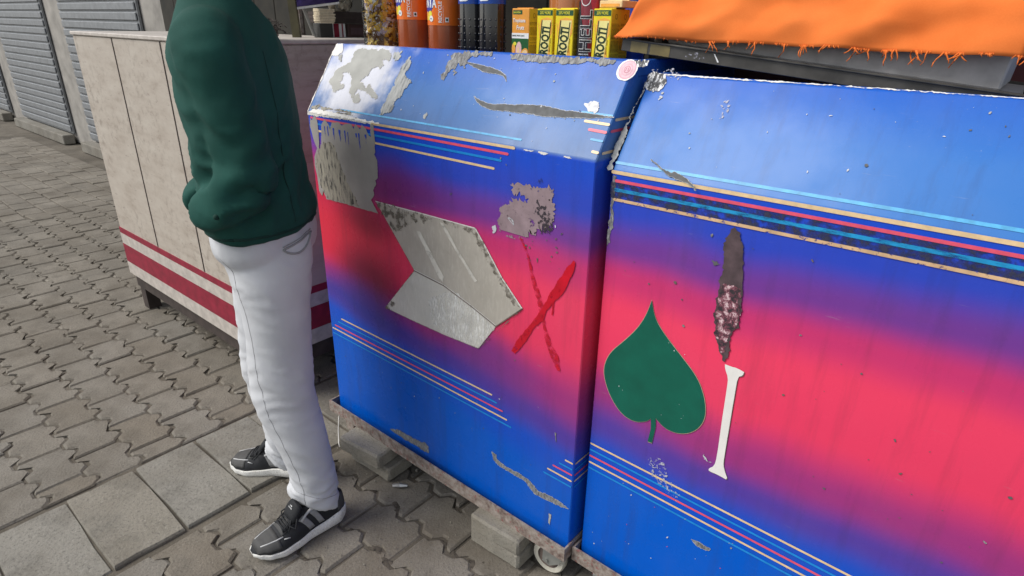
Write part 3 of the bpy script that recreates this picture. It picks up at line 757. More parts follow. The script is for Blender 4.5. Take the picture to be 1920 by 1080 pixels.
# caster heads hang from the frame
for x, y, rz in ((.935, .015, R(4)), (.935, .56, R(40)), (.03, .56, R(200))):
    caster(c1, x, y, .108, rz)
lg = obj("leg", boxm(-.022, .028, .03, .075, 0.0, .108, .003), M['iron'], c1)
S1 = slope_put(.1221, .1851, 1.148)
fl(c1, 'S_cream', S1, M['whiteprimer'], .0012, .002)
fl(c1, 'S_big', S1, M['primer'], .0012, .0028, .004, rim=M['whiteprimer'])
fl(c1, 'S_blob', S1, M['primer'], .0012, .002, .004, rim=M['whiteprimer'])
fl(c1, 'S_small', S1, M['scrape'], .0012, .004, .004)
fl(c1, 'S_cream2', S1, M['primer'], .0016, .002)
fl(c1, 'S_strip', S1, M['scrape'], .0012, .004, .004)
fl(c1, 'S_fork', S1, M['scrape2'], .0012, .004, .004)
fl(c1, 'S_hook', S1, M['primer_dark'], .0012, .0008, .006, "scratch", rim=M['fleck'])
fl(c1, 'S_long', S1, M['primer_dark'], .0012, .0010, .007, "scratch", rim=M['fleck'])
fl(c1, 'S_band', S1, M['scrape2'], .0012, .003, .005)
fl(c1, 'S_fleck', S1, M['scrape'], .0012, .002, .004)
fl(c1, 'S_edgepeel', S1, M['speckle'], .0012, .003, .005)
fl(c1, 'S_corner', S1, M['blackwhite'], .0014, .004, .004)
fl(c1, 'S_white', S1, M['paperwhite'], .0015, .002, .004, "torn_sticker")
def disc(u, v, ru, rv, n=30, jit=0):
    return [(u + ru * math.cos(2 * math.pi * k / n) * (1 + random.uniform(-jit, jit)), v + rv * math.sin(2 * math.pi * k / n) * (1 + random.uniform(-jit, jit))) for k in range(n)]
st = flat("round_sticker", disc(.989, .1975, .0225, .0235, 40, .03), S1, M['white'], c1, .0013)
flat("print", disc(.990, .1980, .0190, .0205), S1, M['sticker_pink'], st, .0016)
flat("print", disc(.990, .1980, .0165, .0180), S1, M['sticker_pale'], st, .0018)
flat("print", disc(.990, .1980, .0120, .0130), S1, M['sticker_pink'], st, .0020)
flat("print", disc(.990, .1980, .0105, .0115), S1, M['sticker_pale'], st, .0022)
flat("print", disc(.990, .1980, .0072, .0080), S1, M['sticker_red'], st, .0024)
flat("print", disc(.990, .1980, .0056, .0062), S1, M['sticker_pale'], st, .0026)
for k2 in (-1, 1):
    flat("print", [(.990 + k2 * .003 - .001, .194), (.990 + k2 * .003 + .001, .194), (.990 + k2 * .002 + .001, .202), (.990 + k2 * .002 - .001, .202)], S1, M['sticker_red'], st, .0028)

# white worn lip along the ridge
flat("worn_edge", ragged([(.004, .001), (.03, .012), (.08, .013), (.15, .010), (.24, .006), (.33, .003), (.33, -.0005), (.004, -.0005)], .002, .006, 3), S1, M['whiteprimer'], c1, .0011)
flat("worn_edge", ragged([(.002, 1.150), (.34, 1.149), (.36, 1.146), (.25, 1.144), (.12, 1.143), (.002, 1.139)], .0015, .006, 4), frontp, M['whiteprimer'], c1, .0006)
for q in range(7):
    u0 = .60 + q * .055 + random.uniform(-.02, .02)
    flat("worn_edge", ragged([(u0, 1.1485), (u0 + random.uniform(.01, .03), 1.1485), (u0 + .02, 1.145), (u0, 1.146)], .001, .004, q), frontp, M['whiteprimer'], c1, .0006)
flat("worn_edge", ragged([(.0, .003), (.004, .003), (.004, .2), (.0, .2)], .0012, .006, 8), S1, M['whiteprimer'], c1, .0010)
# pin stripes on the slope, the front and the right flank
stripe("stripe", (.15, .0222), (.80, .0195), .0024, S1, M['cyan_pale'], c1)
stripe("stripe", (.940, .0805), (.996, .0790), .0030, S1, M['cream'], c1)
stripe("stripe", (.957, .0637), (.996, .0620), .0030, S1, M['pink'], c1)
stripe("stripe", (.925, .0990), (.996, .0980), .0024, S1, M['cyan_pale'], c1)
stripe("stripe", (.970, .0440), (.996, .0430), .0024, S1, M['cyan_pale'], c1)
stripe("stripe", (.984, .0190), (.996, .0180), .0030, S1, M['cream'], c1)
for zz, m_ in ((1.226, 'cream'), (1.205, 'pink'), (1.165, 'cream')):
    yy = (zz - 1.148) / .1851 * .1221
    stripe("stripe", (yy + .010, zz - .004), (yy + .16, zz - .004), .0028, rightp, M[m_], c1)
stripe("stripe", (.30, 1.1462), (.79, 1.1470), .0032, frontp, M['cream'], c1)
stripe("stripe", (.016, 1.1340), (.772, 1.1315), .0030, frontp, M['pink'], c1)
stripe("stripe", (.02, 1.1185), (.752, 1.1145), .0028, frontp, M['cyan'], c1)
stripe("stripe", (.02, 1.0990), (.7315, 1.0935), .0028, frontp, M['cream'], c1)
for key, m_ in (('F_l1', 'cream'), ('F_l2', 'cyan'), ('F_l3', 'pink'), ('F_l4', 'cream'), ('F_l5', 'cyan')):
    stripe("stripe", D[key][0], D[key][1], .0024, frontp, M[m_], c1)
for u0, vv, m_ in ((.975, .406, 'cream'), (.958, .388, 'cyan'), (.939, .371, 'pink'), (.923, .352, 'cream'), (.911, .334, 'cyan')):
    stripe("stripe", (u0, vv), (.9945, vv), .0024, frontp, M[m_], c1)
    stripe("stripe", (.006, vv - .001), (.16, vv - .003), .0024, rightp, M[m_], c1)
# peeled areas and marks on the front
fl(c1, 'F_peel', frontp, M['peel'], .0013, .0009, .005)
fl(c1, 'F_peelL', frontp, M['speckle'], .0016, .004, .005)
def slit(u, v0, v1, w):
    return [(u - w, v0), (u + w * .2, v1), (u + w, v0)]
for q in range(9):
    u0 = .075 + q * .0245 + random.uniform(-.009, .009)
    flat("paint_tongue", ragged(slit(u0, 1.118 - random.uniform(0, .006), 1.098 - random.uniform(0, .05), random.uniform(.0015, .005)), .001, .006, q), frontp, M['paint1'], c1, .0018)
fl(c1, 'F_patch', frontp, M['patch'], .0013, .006, .005)
fl(c1, 'F_patchD', frontp, M['wornblack_specks'], .0016, .006, .005)
fl(c1, 'F_patchW', frontp, M['fleck'], .0014, .002, .004)
fl(c1, 'F_patchU', frontp, M['wornblack'], .0015, .002, .004)
ribbon("peel_curl", [(.782 + .012 * math.cos(t * .5), .974 + .014 * math.sin(t * .5)) for t in range(0, 5)], frontp, M['fleck'], c1, .0018, .002)
fl(c1, 'X_a', frontp, M['redstroke'], .0020, .0008, .004, "red_brush_stroke")
fl(c1, 'X_b', frontp, M['redstroke_dense'], .0022, .0011, .004, "red_brush_stroke")
fl(c1, 'X_c', frontp, M['redstroke_dense'], .0020, .0005, .004, "red_drip")
fl(c1, 'F_scr', frontp, M['scrape2'], .0013, .0015, .005, "scratch", rim=M['fleck'])
fl(c1, 'F_scr2', frontp, M['scrape'], .0013, .001, .004, "scratch")
fl(c1, 'F_scr3', frontp, M['scrape2'], .0013, .001, .004, "scratch")
fl(c1, 'F_chip', frontp, M['scrape2'], .0013, .002, .005)
pl = bpy.data.objects.new("metal_arrow", None); COL.objects.link(pl); pl.parent = c1
def slabplate(key, mat, th):
    poly = [Vector(p) for p in D[key]]
    bm = bmesh.new()
    n = len(poly)
    cen = sum(poly, Vector((0, 0))) / n
    A = [bm.verts.new(frontp(p.x, p.y, th)) for p in poly]
    B = [bm.verts.new(frontp(p.x, p.y, 0.0002)) for p in poly]
    for t in tessellate_polygon([[Vector((p.x, p.y, 0)) for p in poly]]):
        f = bm.faces.new([A[i] for i in t]); f.normal_update()
        if f.normal.y > 0: f.normal_flip()
    for i in range(n):
        k2 = (i + 1) % n
        bm.faces.new((A[i], A[k2], B[k2], B[i]))
    return obj("plate", bm, mat, pl)
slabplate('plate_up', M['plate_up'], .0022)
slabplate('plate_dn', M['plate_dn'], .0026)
fl(pl, 'plate_band1', frontp, M['plate_band'], .0032, .001, .006, "rubbed_shine_band")
fl(pl, 'plate_band2', frontp, M['plate_band'], .0032, .001, .006, "rubbed_shine_band")
fl(pl, 'plate_shine', frontp, M['plate_shine'], .0031, .004, .006, "rubbed_shine_band")  # painted shine laid over the lower half
P = D['plate_up']; Q = D['plate_dn']
def edge_line(a, b, w, mat, lift, nm="edge_line"):
    stripe(nm, a, b, w, frontp, mat, pl, lift)
for a, b in ((P[0], P[1]), (P[1], P[2]), (P[2], P[3]), (P[3], P[4]), (P[4], P[5])):
    edge_line(a, b, .0014, M['whiteprimer'], .0030)
for a, b in ((P[0], P[10]), (P[10], P[9]), (Q[0], Q[8]), (Q[8], Q[7]), (Q[7], Q[6]), (Q[6], Q[5]), (Q[5], Q[4]), (Q[4], P[5]), (P[5], P[6])):
    edge_line(a, b, .0013, M['plate_grime'] if a is not P[5] else M['hub'], .0030)
for a, b in ((P[9], P[8]), (P[8], P[7]), (P[7], P[6])):
    edge_line(a, b, .0016, M['hub'], .0034, "seam")
    edge_line((a[0], a[1] + .003), (b[0], b[1] + .003), .0010, M['whiteprimer'], .0033, "seam")
def inset(poly, du, dv): return [(a + du, b + dv) for a, b in poly]
flat("grime", ragged([(.30, .932), (.40, .936), (.52, .936), (.50, .92), (.44, .905), (.40, .88), (.36, .87), (.33, .90)], .006, .006, 5), frontp, M['plate_grime'], pl, .0033)
flat("grime", ragged([(.54, .936), (.672, .937), (.71, .895), (.76, .833), (.82, .777), (.80, .775), (.745, .83), (.70, .885), (.665, .925), (.58, .928)], .004, .006, 6), frontp, M['plate_grime'], pl, .0033)
flat("grime", ragged([Q[7], (Q[7][0] + .03, Q[7][1] + .0), (Q[7][0] + .05, Q[7][1] + .03), (Q[7][0] + .03, Q[7][1] + .03)], .004, .006, 7), frontp, M['plate_grime'], pl, .0033)
# loose chips and pits scattered over the paint
def chips(parent, put, n, ur, vr, mats, seed, lift=.0013, rmax=.0045, skip=None):
    rnd = random.Random(seed)
    for i in range(n):
        u, v = rnd.uniform(*ur), rnd.uniform(*vr)
        r = rnd.uniform(.0008, rmax) * rnd.random() + .0008
        a = rnd.uniform(0, 6.28)
        e = rnd.uniform(.3, 1.0)
        pts = []
        for k in range(7):
            t = 2 * math.pi * k / 7
            rr = r * rnd.uniform(.6, 1.2)
            x, y = rr * math.cos(t), rr * e * math.sin(t)
            pts.append((u + x * math.cos(a) - y * math.sin(a), v + x * math.sin(a) + y * math.cos(a)))
        flat("paint_chip", pts, put, M[rnd.choice(mats)], parent, lift)
chips(c1, frontp, 26, (.55, .98), (.30, 1.12), ['primer_dark', 'scrape2', 'primer_dark', 'fleck'], 11)
chips(c1, frontp, 16, (.03, .95), (.2, .45), ['fleck', 'scrape', 'primer_dark'], 12, rmax=.003)
chips(c1, frontp, 26, (.83, .93), (.90, 1.00), ['primer_dark', 'hub'], 13, rmax=.006)
chips(c1, S1, 34, (.35, .97), (.02, .21), ['fleck', 'scrape', 'primer_dark'], 14, rmax=.004)

# ---- second cart
c2 = thing("counter_cart", "airbrushed blue and crimson counter cart with a green spade emblem and white letter", "cart", (1.02, .03, 0), 0, "airbrushed counter carts")
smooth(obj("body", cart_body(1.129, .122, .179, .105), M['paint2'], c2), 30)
for xs in ((0.001, 0.013), (0.987, 0.999)):
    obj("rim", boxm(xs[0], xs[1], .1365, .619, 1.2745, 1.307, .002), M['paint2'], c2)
make_frame(c2, -.010, 1.006, -.026, .635, .098, .141)
for x, y, rz in ((.06, .03, R(-60)), (.94, .03, R(10)), (.94, .56, R(40)), (.05, .56, R(200))):
    caster(c2, x, y, .098, rz)
S2 = slope_put(.122, .179, 1.129)
stripe("stripe", (.004, .0180), (.74, .0188), .0030, S2, M['cyan_pale'], c2)
stripe("stripe", (.003, 1.1272), (.76, 1.1285), .0036, frontp, M['cream'], c2, .0012)
flat("worn_band", ragged([(.002, 1.108), (.25, 1.110), (.76, 1.112), (.80, 1.10), (.74, 1.076), (.30, 1.076), (.002, 1.075)], .002, .008, 31), frontp, M['wornblack'], c2, .0011)
stripe("stripe", (.012, 1.1105), (.752, 1.1125), .0030, frontp, M['pink'], c2, .0014)
stripe("stripe", (.012, 1.0925), (.735, 1.0960), .0034, frontp, M['cyan_worn'], c2, .0014)
stripe("stripe", (.012, 1.0725), (.72, 1.0755), .0030, frontp, M['cream_worn'], c2, .0016)
for vv, m_, u1 in ((.466, 'cream', .73), (.448, 'cyan', .745), (.430, 'pink', .765), (.411, 'cream', .78), (.394, 'cyan', .795)):
    stripe("stripe", (.006, vv), (u1, vv - .012), .0025, frontp, M[m_], c2, .0012)
def smoothpoly(poly, it=2, keep=()):
    pts = [Vector(p) for p in poly]
    ks = set(keep)
    for _ in range(it):
        out = []; nk = set()
        n = len(pts)
        for i in range(n):
            p, a, b = pts[i], pts[i - 1], pts[(i + 1) % n]
            if i in ks:
                nk.add(len(out)); out.append(p)
            else:
                out.append(p * .75 + a * .25); out.append(p * .75 + b * .25)
        pts, ks = out, nk
    return pts
sp_ = smoothpoly(D['spade'], 3, keep=(0, 11, 12, 13, 14, 15, 16))
cen = sum(sp_, Vector((0, 0))) / len(sp_)
rimp = [cen + (p - cen) * 1.012 for p in sp_]
e_ = flat("spade_emblem", sp_, frontp, M['spade'], c2, .0018)
flat("cut_edge", rimp, frontp, M['spade_rim'], e_, .0014)
e2 = flat("letter", smoothpoly(D['letterI'], 1, keep=(0, 3, 11, 12, 18)), frontp, M['white'], c2, .0020)
li = [Vector(p) for p in D['letterI']]
flat("cut_edge", [p + Vector((.0012, -.001)) for p in li], frontp, M['hub'], e2, .0015)
fl(c2, 'G_blot', frontp, M['blot'], .0024, .002, .005, "dried_glue")
fl(c2, 'G_blotM', frontp, M['blotgrain'], .0028, .004, .005, "dried_glue")
fl(c2, 'T_black', S2, M['blackwhite'], .0014, .002, .004, "torn_sticker")
fl(c2, 'T_scr', S2, M['primer_dark'], .0034, .0010, .004, "scratch", rim=M['scrape'])
fl(c2, 'T_edge', S2, M['scrape'], .0012, .003, .005)
fl(c2, 'T_top', S2, M['scuff'], .0012, .004, .005, "scuff")
fl(c2, 'T_sc2', S2, M['scuff'], .0012, .004, .005, "scuff")
fl(c2, 'G_scuff', frontp, M['scuff'], .0016, .006, .005, "scuff")
fl(c2, 'G_scr', frontp, M['scrape2'], .0014, .001, .005, "scratch", rim=M['fleck'])
fl(c2, 'G_scr2', frontp, M['fleck'], .0014, .003, .005)
fl(c2, 'G_flk', frontp, M['primer_dark'], .0014, .002, .004)
flat("worn_edge", ragged([(.0, .2135), (.30, .2150), (.6, .2152), (.6, .2165), (.0, .2165)], .0010, .007, 41), S2, M['whiteprimer'], c2, .0009)
flat("worn_edge", ragged([(.0035, 1.12), (.012, 1.12), (.010, .98), (.0035, .97)], .002, .006, 42), frontp, M['scrape2'], c2, .0009)
chips(c2, frontp, 60, (.03, .95), (.55, 1.06), ['primer_dark', 'primer_dark', 'hub', 'scrape2'], 21, rmax=.0042)
chips(c2, frontp, 60, (.02, .95), (.16, .40), ['fleck', 'fleck', 'scrape', 'pink'], 22, rmax=.0032)
chips(c2, S2, 40, (.02, .95), (.02, .20), ['fleck', 'scrape', 'primer_dark'], 23, rmax=.004)
chips(e_, frontp, 9, (.06, .23), (.62, .82), ['fleck'], 24, lift=.0021, rmax=.0010)

# ------------------------------------------------------------------ blocks and litter under the carts
def brick_mesh(w, d, h, seed):
    rnd = random.Random(seed)
    bm = boxm(-w / 2, w / 2, -d / 2, d / 2, 0, h, .006)
    bmesh.ops.subdivide_edges(bm, edges=[e for e in bm.edges if e.calc_length() > .03], cuts=4, use_grid_fill=True)
    for v in bm.verts:
        q = v.co * 38 + Vector((seed * 7.1, 0, 0))
        dv = noise.noise_vector(q) * .0030 + noise.noise_vector(q * 3) * .0012
        if v.co.z < .002: dv.z = 0
        v.co += dv
    return bm
for (x, y, w, d, rz, z, h, lab) in (
        (.785, .002, .178, .115, .03, 0.0, .053, "grey concrete block on the pavers, lower of the pair beside the wheel"),
        (.788, -.004, .172, .115, .05, .0535, .054, "grey concrete block wedged under the frame, upper of the pair beside the wheel"),
        (.232, -.008, .195, .11, .05, 0.0, .052, "dark grey concrete block on the pavers, lower of the pair nearest the trainers"),
        (.215, -.038, .185, .105, .10, .0525, .055, "grey concrete block wedged under the frame, upper of the pair nearest the trainers")):
    b = smooth(obj("concrete_block", brick_mesh(w, d, h, int(x * 100 + z * 900)), M['brick']), 35)
    b.location = (x, y, z + .003); b.rotation_euler = (0, 0, rz)
    tag(b, lab, "block", "concrete blocks propping the cart")
b = smooth(obj("broken_kerbstone", brick_mesh(.34, .06, .045, 5), M['brick']), 35)
b.location = (.50, .12, .002); b.rotation_euler = (0, 0, -.06)
tag(b, "long broken concrete piece lying in the shade under the cart", "rubble")
w_ = tube(bmesh.new(), [(.008, -.012, .104), (.010, -.018, .08), (.020, -.030, .045), (.045, -.050, .012), (.056, -.055, .004)], .0022, 6)
tag(smooth(obj("white_wire", w_, M['white'])), "thin white wire hanging from the left end of the cart frame to the ground", "wire")
def litter(name, lab, cat, loc, r, mat, seed, flatz=.35):
    bm = bmesh.new()
    bmesh.ops.create_icosphere(bm, subdivisions=2, radius=r)
    rnd = random.Random(seed)
    for v in bm.verts:
        v.co += noise.noise_vector(v.co * 60 + Vector((seed, 0, 0))) * r * .7
        v.co.z = max(v.co.z * flatz, -.3 * r)
    o = obj(name, bm, mat); o.location = (loc[0], loc[1], loc[2] + .3 * r)
    return tag(o, lab, cat)
M['foil'] = simple('crumpled_foil', (0.55, 0.55, 0.55), 0.3, metal=0.7)
M['redscrap'] = simple('red_plastic_scrap', (0.42, 0.02, 0.05), 0.45)
tb = tube(bmesh.new(), [(.352, -.058, .004), (.375, -.048, .012), (.388, -.030, .006)], [.006, .008, .005], 6)
tag(obj("foil_scrap", tb, M['foil']), "twisted silver foil scrap beside the dark lower block", "litter")
litter("red_scrap", "crumpled red wrapper on the ground under the spade cart's left corner", "litter", (1.055, .10, 0), .026, M['redscrap'], 3)
litter("foil_scrap", "small silver crumpled foil in the shade behind the wheel", "litter", (.87, .16, 0), .010, M['foil'], 4, .7)
M['mud'] = holes(simple('trodden_dirt', (0.075, 0.062, 0.048), 0.95, var=.25, scale=60, bmp=.4), 60, 0.36, 0.08)
db = bmesh.new()
rnd = random.Random(15)
spots = [(.56, -.265), (.585, -.26), (.64, -.115), (.70, -.12), (.76, -.11), (.78, -.09), (.665, -.10), (.40, -.258), (.30, -.262), (.41, -.10), (.38, -.10), (.44, -.12), (.22, -.12), (.79, -.25), (.53, -.26)]
for i in range(130):
    if i < len(spots):
        x, y = spots[i]; r = rnd.uniform(.012, .022)
    else:
        j = rnd.randint(-8, 5)
        x = rnd.uniform(.05, 1.6)
        y = -.257 + ROWH * j + wave(x)
        r = rnd.uniform(.010, .030)
    n = 22
    ring = []
    el_ = rnd.uniform(.4, .8); ro = rnd.uniform(-.4, .4)
    for k in range(n):
        t = 6.2832 * k / n
        q = r * (1 + .55 * noise.noise(Vector((math.cos(t) * 1.4, math.sin(t) * 1.4, i * 3.7))))
        a_, b_ = q * math.cos(t), q * el_ * math.sin(t)
        ring.append(db.verts.new((x + a_ * math.cos(ro) - b_ * math.sin(ro), y + a_ * math.sin(ro) + b_ * math.cos(ro), -.0065)))
    c0 = db.verts.new((x, y, -.0010))
    for k in range(n):
        db.faces.new((ring[k], ring[(k + 1) % n], c0))
dj = smooth(obj("joint_dirt", db, M['mud'])); dj["kind"] = "stuff"
tag(dj, "dark trodden dirt filling the wider joints between the pavers", "dirt")
gb = bmesh.new()
rnd = random.Random(5)
for i in range(240):
    x, y = rnd.uniform(-.1, 1.6), rnd.uniform(-.35, .6)
    r = rnd.uniform(.0012, .005) * (1.3 if y > 0 else .8)
    m4 = Matrix.Translation((x, y, r * .6)) @ Matrix.Rotation(rnd.uniform(0, 6), 4, Vector((rnd.random(), rnd.random(), 1)).normalized()) @ Matrix.Diagonal((r, r * rnd.uniform(.5, 1), r * rnd.uniform(.4, .8), 1))
    bmesh.ops.create_icosphere(gb, subdivisions=1, radius=1, matrix=m4)
g_ = obj("grit", gb, M['brick']); g_["kind"] = "stuff"
tag(g_, "grit and small stone crumbs scattered over the pavers", "grit")

# ------------------------------------------------------------------ goods on the counter
CT = 1.3005          # counter surface of the first cart
def text(body, size, mat, parent, mtx, bold=0.0, xs=1.0, shear=0.0, wrap=None, name="lettering", spacing=1.0, align='LEFT'):
    """flat print; mtx maps the text plane (x right, y up, z out) into the parent's space; wrap = radius of a can or bottle"""
    cu = bpy.data.curves.new(name, 'FONT')
    cu.body = body
    cu.size = size
    cu.offset = bold
    cu.shear = shear
    cu.space_character = spacing
    cu.align_x = align
    cu.resolution_u = 2
    to = bpy.data.objects.new(name, cu)
    COL.objects.link(to)
    dg = bpy.context.evaluated_depsgraph_get()
    me = bpy.data.meshes.new_from_object(to.evaluated_get(dg))
    bpy.data.objects.remove(to)
    bm = bmesh.new()
    bm.from_mesh(me)
    bpy.data.meshes.remove(me)
    for v in bm.verts:
        v.co.x *= xs
    bmesh.ops.transform(bm, matrix=mtx, verts=bm.verts)
    if wrap:
        for _ in range(3):
            le = [e for e in bm.edges if abs(e.verts[0].co.x - e.verts[1].co.x) > wrap * .12]
            if not le: break
            bmesh.ops.subdivide_edges(bm, edges=le, cuts=1)
            bmesh.ops.triangulate(bm, faces=bm.faces)
        wrapbm(bm, wrap)
    bmesh.ops.recalc_face_normals(bm, faces=bm.faces)
    return obj(name, bm, mat, parent)

def wrapbm(bm, r0):
    """bend a flat print lying in x-z at y=-lift round a cylinder of radius r0 (front towards -y)"""
    for v in bm.verts:
        a = v.co.x / r0
        r = r0 - v.co.y
        v.co.x, v.co.y = r * math.sin(a), -r * math.cos(a)

def fpoly(name, pts, mat, parent, wrap=None, lift=.0004):
    """flat print polygon in x-z facing -y"""
    vs = [Vector((p[0], p[1], 0)) for p in pts]
    bm = bmesh.new()
    bv = [bm.verts.new((p[0], -lift, p[1])) for p in pts]
    for t in tessellate_polygon([vs]):
        f = bm.faces.new([bv[i] for i in t]); f.normal_update()
        if f.normal.y > 0: f.normal_flip()
    if wrap:
        for _ in range(5):
            le = [e for e in bm.edges if abs(e.verts[0].co.x - e.verts[1].co.x) > wrap * .15]
            if not le: break
            bmesh.ops.subdivide_edges(bm, edges=le, cuts=1)
            bmesh.ops.triangulate(bm, faces=bm.faces)
        wrapbm(bm, wrap)
    return obj(name, bm, mat, parent)

def FM(x, z, lift=.0006, rot=0.0):
    """text plane -> front face (x right, z up, out = -y), turned by rot"""
    return Matrix.Translation((x, -lift, z)) @ Matrix.Rotation(rot, 4, 'Y') @ Matrix.Rotation(R(90), 4, 'X')

def gloss(name, col, rough=0.25, **k):
    return simple(name, col, rough, var=0.05, scale=40, **k)
M['yellow'] = gloss('yellow_carton_print', (0.85, 0.66, 0.015), .35)
M['ochre'] = gloss('ochre_carton_side', (0.80, 0.55, 0.03), .4)
M['mango'] = gloss('mango_orange_print', (0.88, 0.42, 0.06), .35)
M['inkgreen'] = gloss('dark_green_ink', (0.012, 0.035, 0.012), .4)
M['bandgreen'] = gloss('green_band_ink', (0.008, 0.08, 0.03), .4)
M['inkyellow'] = gloss('yellow_ink', (0.80, 0.74, 0.05), .4)
M['paleyellow'] = gloss('pale_yellow_ink', (0.86, 0.76, 0.28), .4)
M['inkbrown'] = gloss('brown_fine_print', (0.26, 0.17, 0.02), .5)
M['orangelabel'] = gloss('orange_bottle_label', (0.86, 0.17, 0.015), .3)
M['blueink'] = gloss('royal_blue_print', (0.020, 0.032, 0.32), .35)
M['whiteink'] = gloss('white_print', (0.82, 0.82, 0.80), .4)
M['amber'] = gloss('orange_brown_drink', (0.34, 0.075, 0.025), .18, coat=.3)
M['amberlight'] = gloss('pale_amber_drink', (0.48, 0.17, 0.05), .2, coat=.3)
M['cola'] = gloss('near_black_cola', (0.012, 0.012, 0.016), .12, coat=.6)
M['colalabel'] = gloss('blue_cola_label', (0.006, 0.06, 0.34), .3)
M['cap_blue'] = gloss('blue_cap', (0.01, 0.06, 0.40), .35)
M['cap_orange'] = gloss('orange_cap', (0.80, 0.16, 0.02), .35)
M['canred'] = gloss('dark_red_can', (0.20, 0.008, 0.018), .28)
M['canbright'] = gloss('bright_red_flame', (0.48, 0.02, 0.04), .28)
M['candark'] = gloss('black_can_print', (0.018, 0.018, 0.024), .3)
M['alu'] = gloss('bare_aluminium', (0.60, 0.60, 0.61), .3, metal=.9)
M['cartonorange'] = gloss('orange_carton_print', (0.80, 0.34, 0.05), .35)
M['darkgreenprint'] = gloss('leaf_green_print', (0.012, 0.10, 0.025), .4)
M['fruitpink'] = gloss('pink_fruit_print', (0.78, 0.50, 0.46), .4)
M['fruitred'] = gloss('dark_red_fruit_print', (0.22, 0.015, 0.03), .4)
M['fruitorange'] = gloss('orange_slice_print', (0.85, 0.38, 0.06), .4)
M['fruitpale'] = gloss('pale_orange_flesh_print', (0.88, 0.62, 0.30), .4)
M['silver'] = gloss('silver_foil', (0.80, 0.79, 0.78), .35)
M['gold'] = gloss('gold_foil', (0.74, 0.46, 0.06), .38)
M['gold2'] = gloss('yellow_wrapper', (0.88, 0.70, 0.20), .38)
M['brownwrap_gaps'] = gloss('brown_wrapper_and_gaps', (0.16, 0.07, 0.02), .35)
M['mauvewrap'] = gloss('mauve_wrapper', (0.50, 0.42, 0.52), .35)
def clear_plastic():
    m = bpy.data.materials.new('clear_plastic')
    m.use_nodes = True
    nt = m.node_tree
    nt.nodes.clear()
    out = nd(nt, "ShaderNodeOutputMaterial")
    tr = nd(nt, "ShaderNodeBsdfTransparent"); tr.inputs[0].default_value = (.985, .985, .98, 1)
    gl = nd(nt, "ShaderNodeBsdfGlossy"); gl.inputs["Roughness"].default_value = .06
    fr = nd(nt, "ShaderNodeFresnel"); fr.inputs[0].default_value = 1.32
    n = noi(nt, 25, 3)
    bp = nd(nt, "ShaderNodeBump"); bp.inputs["Strength"].default_value = .25; bp.inputs["Distance"].default_value = .003
    nt.links.new(n, bp.inputs["Height"]); nt.links.new(bp.outputs[0], gl.inputs["Normal"]); nt.links.new(bp.outputs[0], fr.inputs["Normal"])
    mx = nd(nt, "ShaderNodeMixShader")
    nt.links.new(fr.outputs[0], mx.inputs[0]); nt.links.new(tr.outputs[0], mx.inputs[1]); nt.links.new(gl.outputs[0], mx.inputs[2])
    nt.links.new(mx.outputs[0], out.inputs[0])
    return m
M['clear'] = clear_plastic()

# jar of wrapped sweets
JX, JY = .114, .205
jar = thing("sweet_jar", "clear plastic jar packed with gold and silver wrapped sweets at the counter's end", "jar", (JX, JY, CT))
prof = [(.040, 0), (.047, .003), (.0525, .016), (.0545, .03), (.0545, .045), (.0530, .049), (.0530, .052), (.0550, .057), (.0550, .085), (.0535, .089), (.0535, .092), (.0555, .097), (.0555, .17), (.050, .19), (.044, .197), (.044, .21)]
smooth(obj("shell", lathe(bmesh.new(), prof, 40), M['clear'], jar), 50)
smooth(obj("lid", lathe(bmesh.new(), [(.047, .200), (.048, .202), (.048, .222), (.045, .225), (.001, .226)], 32), M['canbright'], jar), 40)
sw = bmesh.new()
rnd = random.Random(3)
mats = [M['gold'], M['gold2'], M['silver'], M['brownwrap_gaps'], M['mauvewrap'], M['whiteink']]
def sweet(bm, c, rot, s, mi):
    n0 = len(bm.faces)
    secs = [(-1.9, 1.0, .12), (-1.15, .30, .28), (-.95, .62, .55), (-.3, .80, .72), (.3, .80, .72), (.95, .62, .55), (1.15, .30, .28), (1.9, 1.0, .12)]
    rings = []
    for x, w, h in secs:
        rg = []
        for k in range(6):
            t = 2 * math.pi * k / 6
            p = Vector((x, w * math.cos(t) * rnd.uniform(.85, 1.1), h * math.sin(t))) * s
            rg.append(bm.verts.new(rot @ p + c))
        rings.append(rg)
    for A, B in zip(rings, rings[1:]):
        for k in range(6):
            f = bm.faces.new((A[k], A[(k + 1) % 6], B[(k + 1) % 6], B[k]))
            f.material_index = mi if rnd.random() > .12 else 2
    return bm
lathe(sw, [(.001, .004), (.036, .006), (.043, .03), (.044, .17), (.001, .175)], 20, JX, JY, CT)
for f in sw.faces: f.material_index = rnd.choice([0, 3, 3, 0, 3])  # filler core; its brown faces paint the dark gaps between sweets
for i in range(520):
    a = rnd.uniform(0, 6.283)
    r = .0475 * (rnd.random() ** .12)
    z = rnd.uniform(.010, .180)
    if z < .03: r *= .86
    rot = Matrix.Rotation(a + rnd.uniform(-.5, .5) + 1.57, 3, 'Z') @ Matrix.Rotation(rnd.uniform(-1.4, 1.4), 3, 'Y') @ Matrix.Rotation(rnd.uniform(0, 6), 3, 'X')
    s = .0078
    sweet(sw, Vector((JX + r * .9 * math.cos(a), JY + r * .9 * math.sin(a), CT + z)), rot, s, rnd.choice([0, 0, 1, 0, 0, 2, 3, 3, 4, 1]))
so = obj("wrapped_sweets", sw, mats)
so["kind"] = "stuff"
tag(so, "gold and silver twist wrapped sweets heaped inside the clear jar", "sweets")

